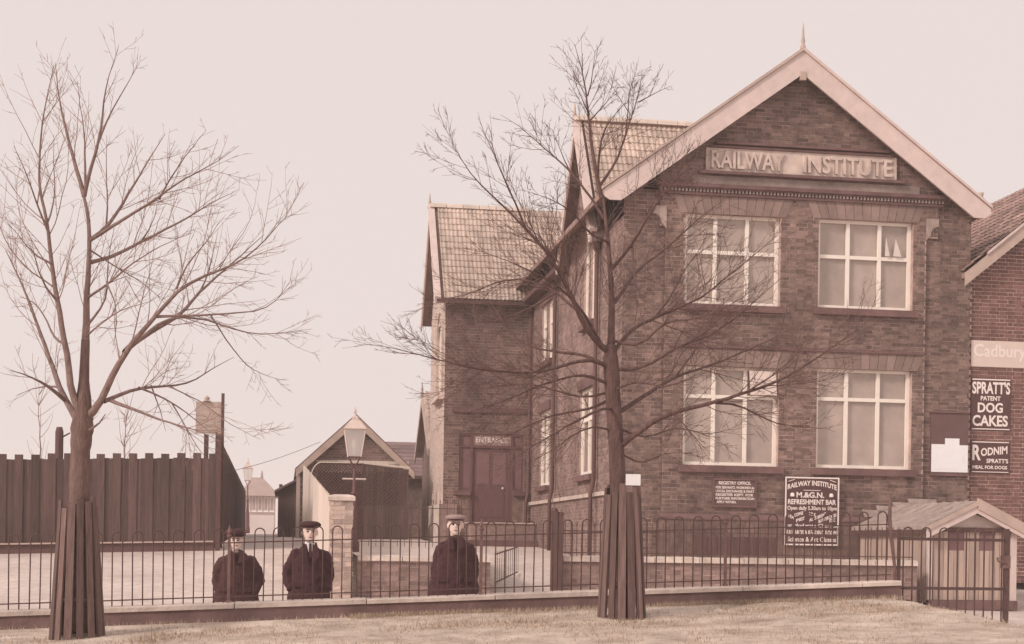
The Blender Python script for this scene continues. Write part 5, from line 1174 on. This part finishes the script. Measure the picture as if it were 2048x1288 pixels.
    c.loft([ring(z, rx * B * (flare if z < 1.1 else 1), ry, 0, cy, 22) for z, rx, ry, cy in ((.60, .292, .18, .01), (.75, .268, .172, .01), (.90, .236, .165, .01), (1.05, .204, .152, .01), (1.20, .20, .14, .01), (1.29, .182, .125, .012), (1.355, .128, .10, .015), (1.405, .086, .082, .015), (1.425, .078, .076, .015))])
    for s_ in (-1, 1):
        el = elbow[0 if s_ < 0 else 1]
        sh, mid, eb, wr_ = Vector((s_ * .155 * B, .01, 1.295)), Vector((s_ * (.185 * B + (el - .185) * .6), .03, 1.17)), Vector((s_ * el, .05, 1.03)), Vector((s_ * .205, -.05, .86))
        c.ell(Vector((s_ * .15 * B, .01, 1.285)) * S, (.078 * S, .08 * S, .07 * S), 12, 8)
        c.tube([sh * S, mid * S, eb * S, (eb * .5 + wr_ * .5) * S, wr_ * S], [.078 * S, .077 * S, .069 * S, .064 * S, .058 * S], 14); c.ell(eb * S, (.068 * S, .068 * S, .068 * S), 10, 7)
    remeshed(c, .012, 'coat', coat_m, t, 3, .05)
    for s_ in (-1, 1):
        lp = MB()      # collar and lapel: a folded flap lying on the chest
        y0 = -.135
        if open_collar:
            pl_ = [(s_ * .02, -.150, 1.14), (s_ * .105, -.137, 1.27), (s_ * .10, -.118, 1.33), (s_ * .075, -.085, 1.43), (s_ * .05, -.10, 1.40)]
        else:
            pl_ = [(s_ * .012, -.148, 1.26), (s_ * .085, -.136, 1.29), (s_ * .10, -.105, 1.35), (s_ * .07, -.08, 1.44), (s_ * .04, -.10, 1.40)]
        lp.prism([(x * S, (y_ - .012) * S, z * S) for x, y_, z in (pl_ if s_ > 0 else pl_[::-1])], (0, -.014 * S, 0)); mk('lapel', lp.mesh('lapel'), coat_m, t)
        pk = MB(); pk.obox((s_ * .155 * S, -.145 * S, .93 * S), Vector((.055, .02 * s_, 0)) * S, Vector((0, .008, 0)) * S, Vector((0, 0, .03)) * S); mk('pocket_flap', pk.mesh('pocket_flap'), coat_m, t)
    for k in range(4): mk('button', MB().ell((.02 * S, (-.158 - .002 * k) * S, (1.12 - .12 * k) * S), (.014 * S, .006 * S, .014 * S), 8, 5).mesh('button', smooth=True), SHOE, t)
    fe = MB(); fe.tube([(.045 * S, -.160 * S, 1.2 * S), (.05 * S, -.172 * S, 1.0 * S), (.05 * S, -.188 * S, .8 * S), (.05 * S, -.196 * S, .64 * S)], .007 * S, 5); mk('front_edge', fe.mesh('front_edge'), TROU, t)
    # shirt front, collar, tie
    if open_collar:
        sh_ = MB(); sh_.prism([(-.045 * S, -.112 * S, 1.425 * S), (0, -.148 * S, 1.23 * S), (.045 * S, -.112 * S, 1.425 * S)], (0, .02 * S, 0)); mk('shirt_front', sh_.mesh('shirt_front'), LINEN, t)
        ti = MB(); ti.prism([(-.014 * S, -.128 * S, 1.42 * S), (-.02 * S, -.152 * S, 1.27 * S), (0, -.156 * S, 1.23 * S), (.02 * S, -.152 * S, 1.27 * S), (.014 * S, -.128 * S, 1.42 * S)], (0, .012 * S, 0)); mk('tie', ti.mesh('tie'), CAPD, t)
    cl = MB(); cl.loft([ring(z, rx, ry, 0, .008) for z, rx, ry in ((1.395, .072, .076), (1.424, .064, .069), (1.425, .059, .063), (1.396, .066, .07))]); mk('scarf' if neck else 'collar', cl.mesh('collar', smooth=True), neck or LINEN, t)
    # face, hair, cap
    fx = tilt * .12
    for s_ in (-1, 1):
        mk('eye', MB().ell(((s_ * .032 + fx) * S, -.086 * S, (hz + .122) * S), (.016 * S, .008 * S, .0095 * S), 8, 6).mesh('eye', smooth=True), EYE, t)
        mk('eyebrow', MB().tube([((s_ * .014 + fx) * S, -.094 * S, (hz + .142) * S), ((s_ * .034 + fx) * S, -.091 * S, (hz + .147) * S), ((s_ * .05 + fx) * S, -.076 * S, (hz + .140) * S)], [.003 * S, .005 * S, .003 * S], 6).mesh('eyebrow'), HAIRB, t)
    mk('mouth', MB().tube([((-.024 + tilt * .05) * S, -.078 * S, (hz + .056) * S), (tilt * .05 * S, -.088 * S, (hz + .053) * S), ((.024 + tilt * .05) * S, -.078 * S, (hz + .056) * S)], [.004 * S, .0085 * S, .004 * S], 6).mesh('mouth'), LIPS, t)
    ha = MB(); ha.loft([ring(hz + z, rx, ry, tilt * z, cy) for z, rx, ry, cy in ((.09, .062, .055, .05), (.13, .075, .07, .038), (.17, .083, .092, .018), (.20, .074, .088, .01), (.225, .04, .05, .01))]); mk('hair', ha.mesh('hair', smooth=True), HAIR, t)
    cp = MB(); zc_ = hz + .170; w_ = cap_w
    cp.loft([ring(zc_ + z, rx, ry, tilt * (.165 + z), cy, 22) for z, rx, ry, cy in ((-.004, .084, .100, .002), (.006, w_ * .78, w_ * .9, -.002), (.014, w_ * .95, w_ * 1.07, -.006), (.014 + cap_h * .35, w_, w_ * 1.12, -.008), (.014 + cap_h * .7, w_ * .86, w_ * .98, -.002), (.014 + cap_h * .93, w_ * .58, w_ * .68, .004), (.014 + cap_h, w_ * .2, w_ * .26, .006))])
    mk('cap', cp.mesh('cap', smooth=True), cap_m, t)
    pk = MB(); rim = []
    for k in range(11):
        a = math.pi * (1.12 + .76 * k / 10); rim.append((a,))
    vs_ = []
    for (a,) in rim: vs_.append(((.078 * math.cos(a) + tilt * .165) * S, (.098 * math.sin(a)) * S, (zc_ + .016) * S))
    for (a,) in rim: vs_.append(((.098 * math.cos(a) + tilt * .165) * S, (.098 * math.sin(a) - .045 * max(0, -math.sin(a)) ** .5) * S, (zc_ - .004) * S))
    n = len(rim); vs2 = [(x, y_, z + .008 * S) for x, y_, z in vs_]; allv = vs_ + vs2; m2 = 2 * n
    fs = [(k, k + 1, n + k + 1, n + k) for k in range(n - 1)] + [(m2 + k, m2 + n + k, m2 + n + k + 1, m2 + k + 1) for k in range(n - 1)] + [(n + k, n + k + 1, m2 + n + k + 1, m2 + n + k) for k in range(n - 1)]
    pk.add(allv, fs); mk('cap_peak', pk.mesh('cap_peak'), CAPD, t)
    return t
# children here are built round the person's own base, so that base must not be subtracted twice
person(474, 1058, 18.0, 'shorter boy at left in floppy dark cap and dark coat with bent elbows', COATB, CAPD, (.235, .29), .140, .082, False, -.12, 1.04, .04, CAPL, 1.1)
person(620, 1042, 18.0, 'young man in dark coat with white collar and tie, middle of three', COAT, CAPD, (.25, .235), .130, .066, True, .03, .98, .05)
person(911, 1029, 18.2, 'tall man in lighter flat cap and buttoned dark coat, right of the pier', COAT, CAPL, (.205, .215), .126, .054, False, .02, .97, -.05, None, 1.2)

# ------------------------------------------------------------------ haze
HAZE = 0.0015
SC.cycles.volume_bounces = 4
if HAZE > 0:
    hz_ = MB().box((-690, -39, -1.3), (690, 840, 14)); hm_ = bpy.data.materials.new('haze_air'); hm_.use_nodes = True; n = hm_.node_tree.nodes; n.clear()
    o_h = n.new('ShaderNodeOutputMaterial'); v_ = n.new('ShaderNodeVolumePrincipled'); v_.inputs['Density'].default_value = HAZE; v_.inputs['Color'].default_value = (1, .95, .93, 1)
    hm_.node_tree.links.new(v_.outputs[0], o_h.inputs['Volume']); ho = mk('haze', hz_, hm_, None, False, 'stuff')
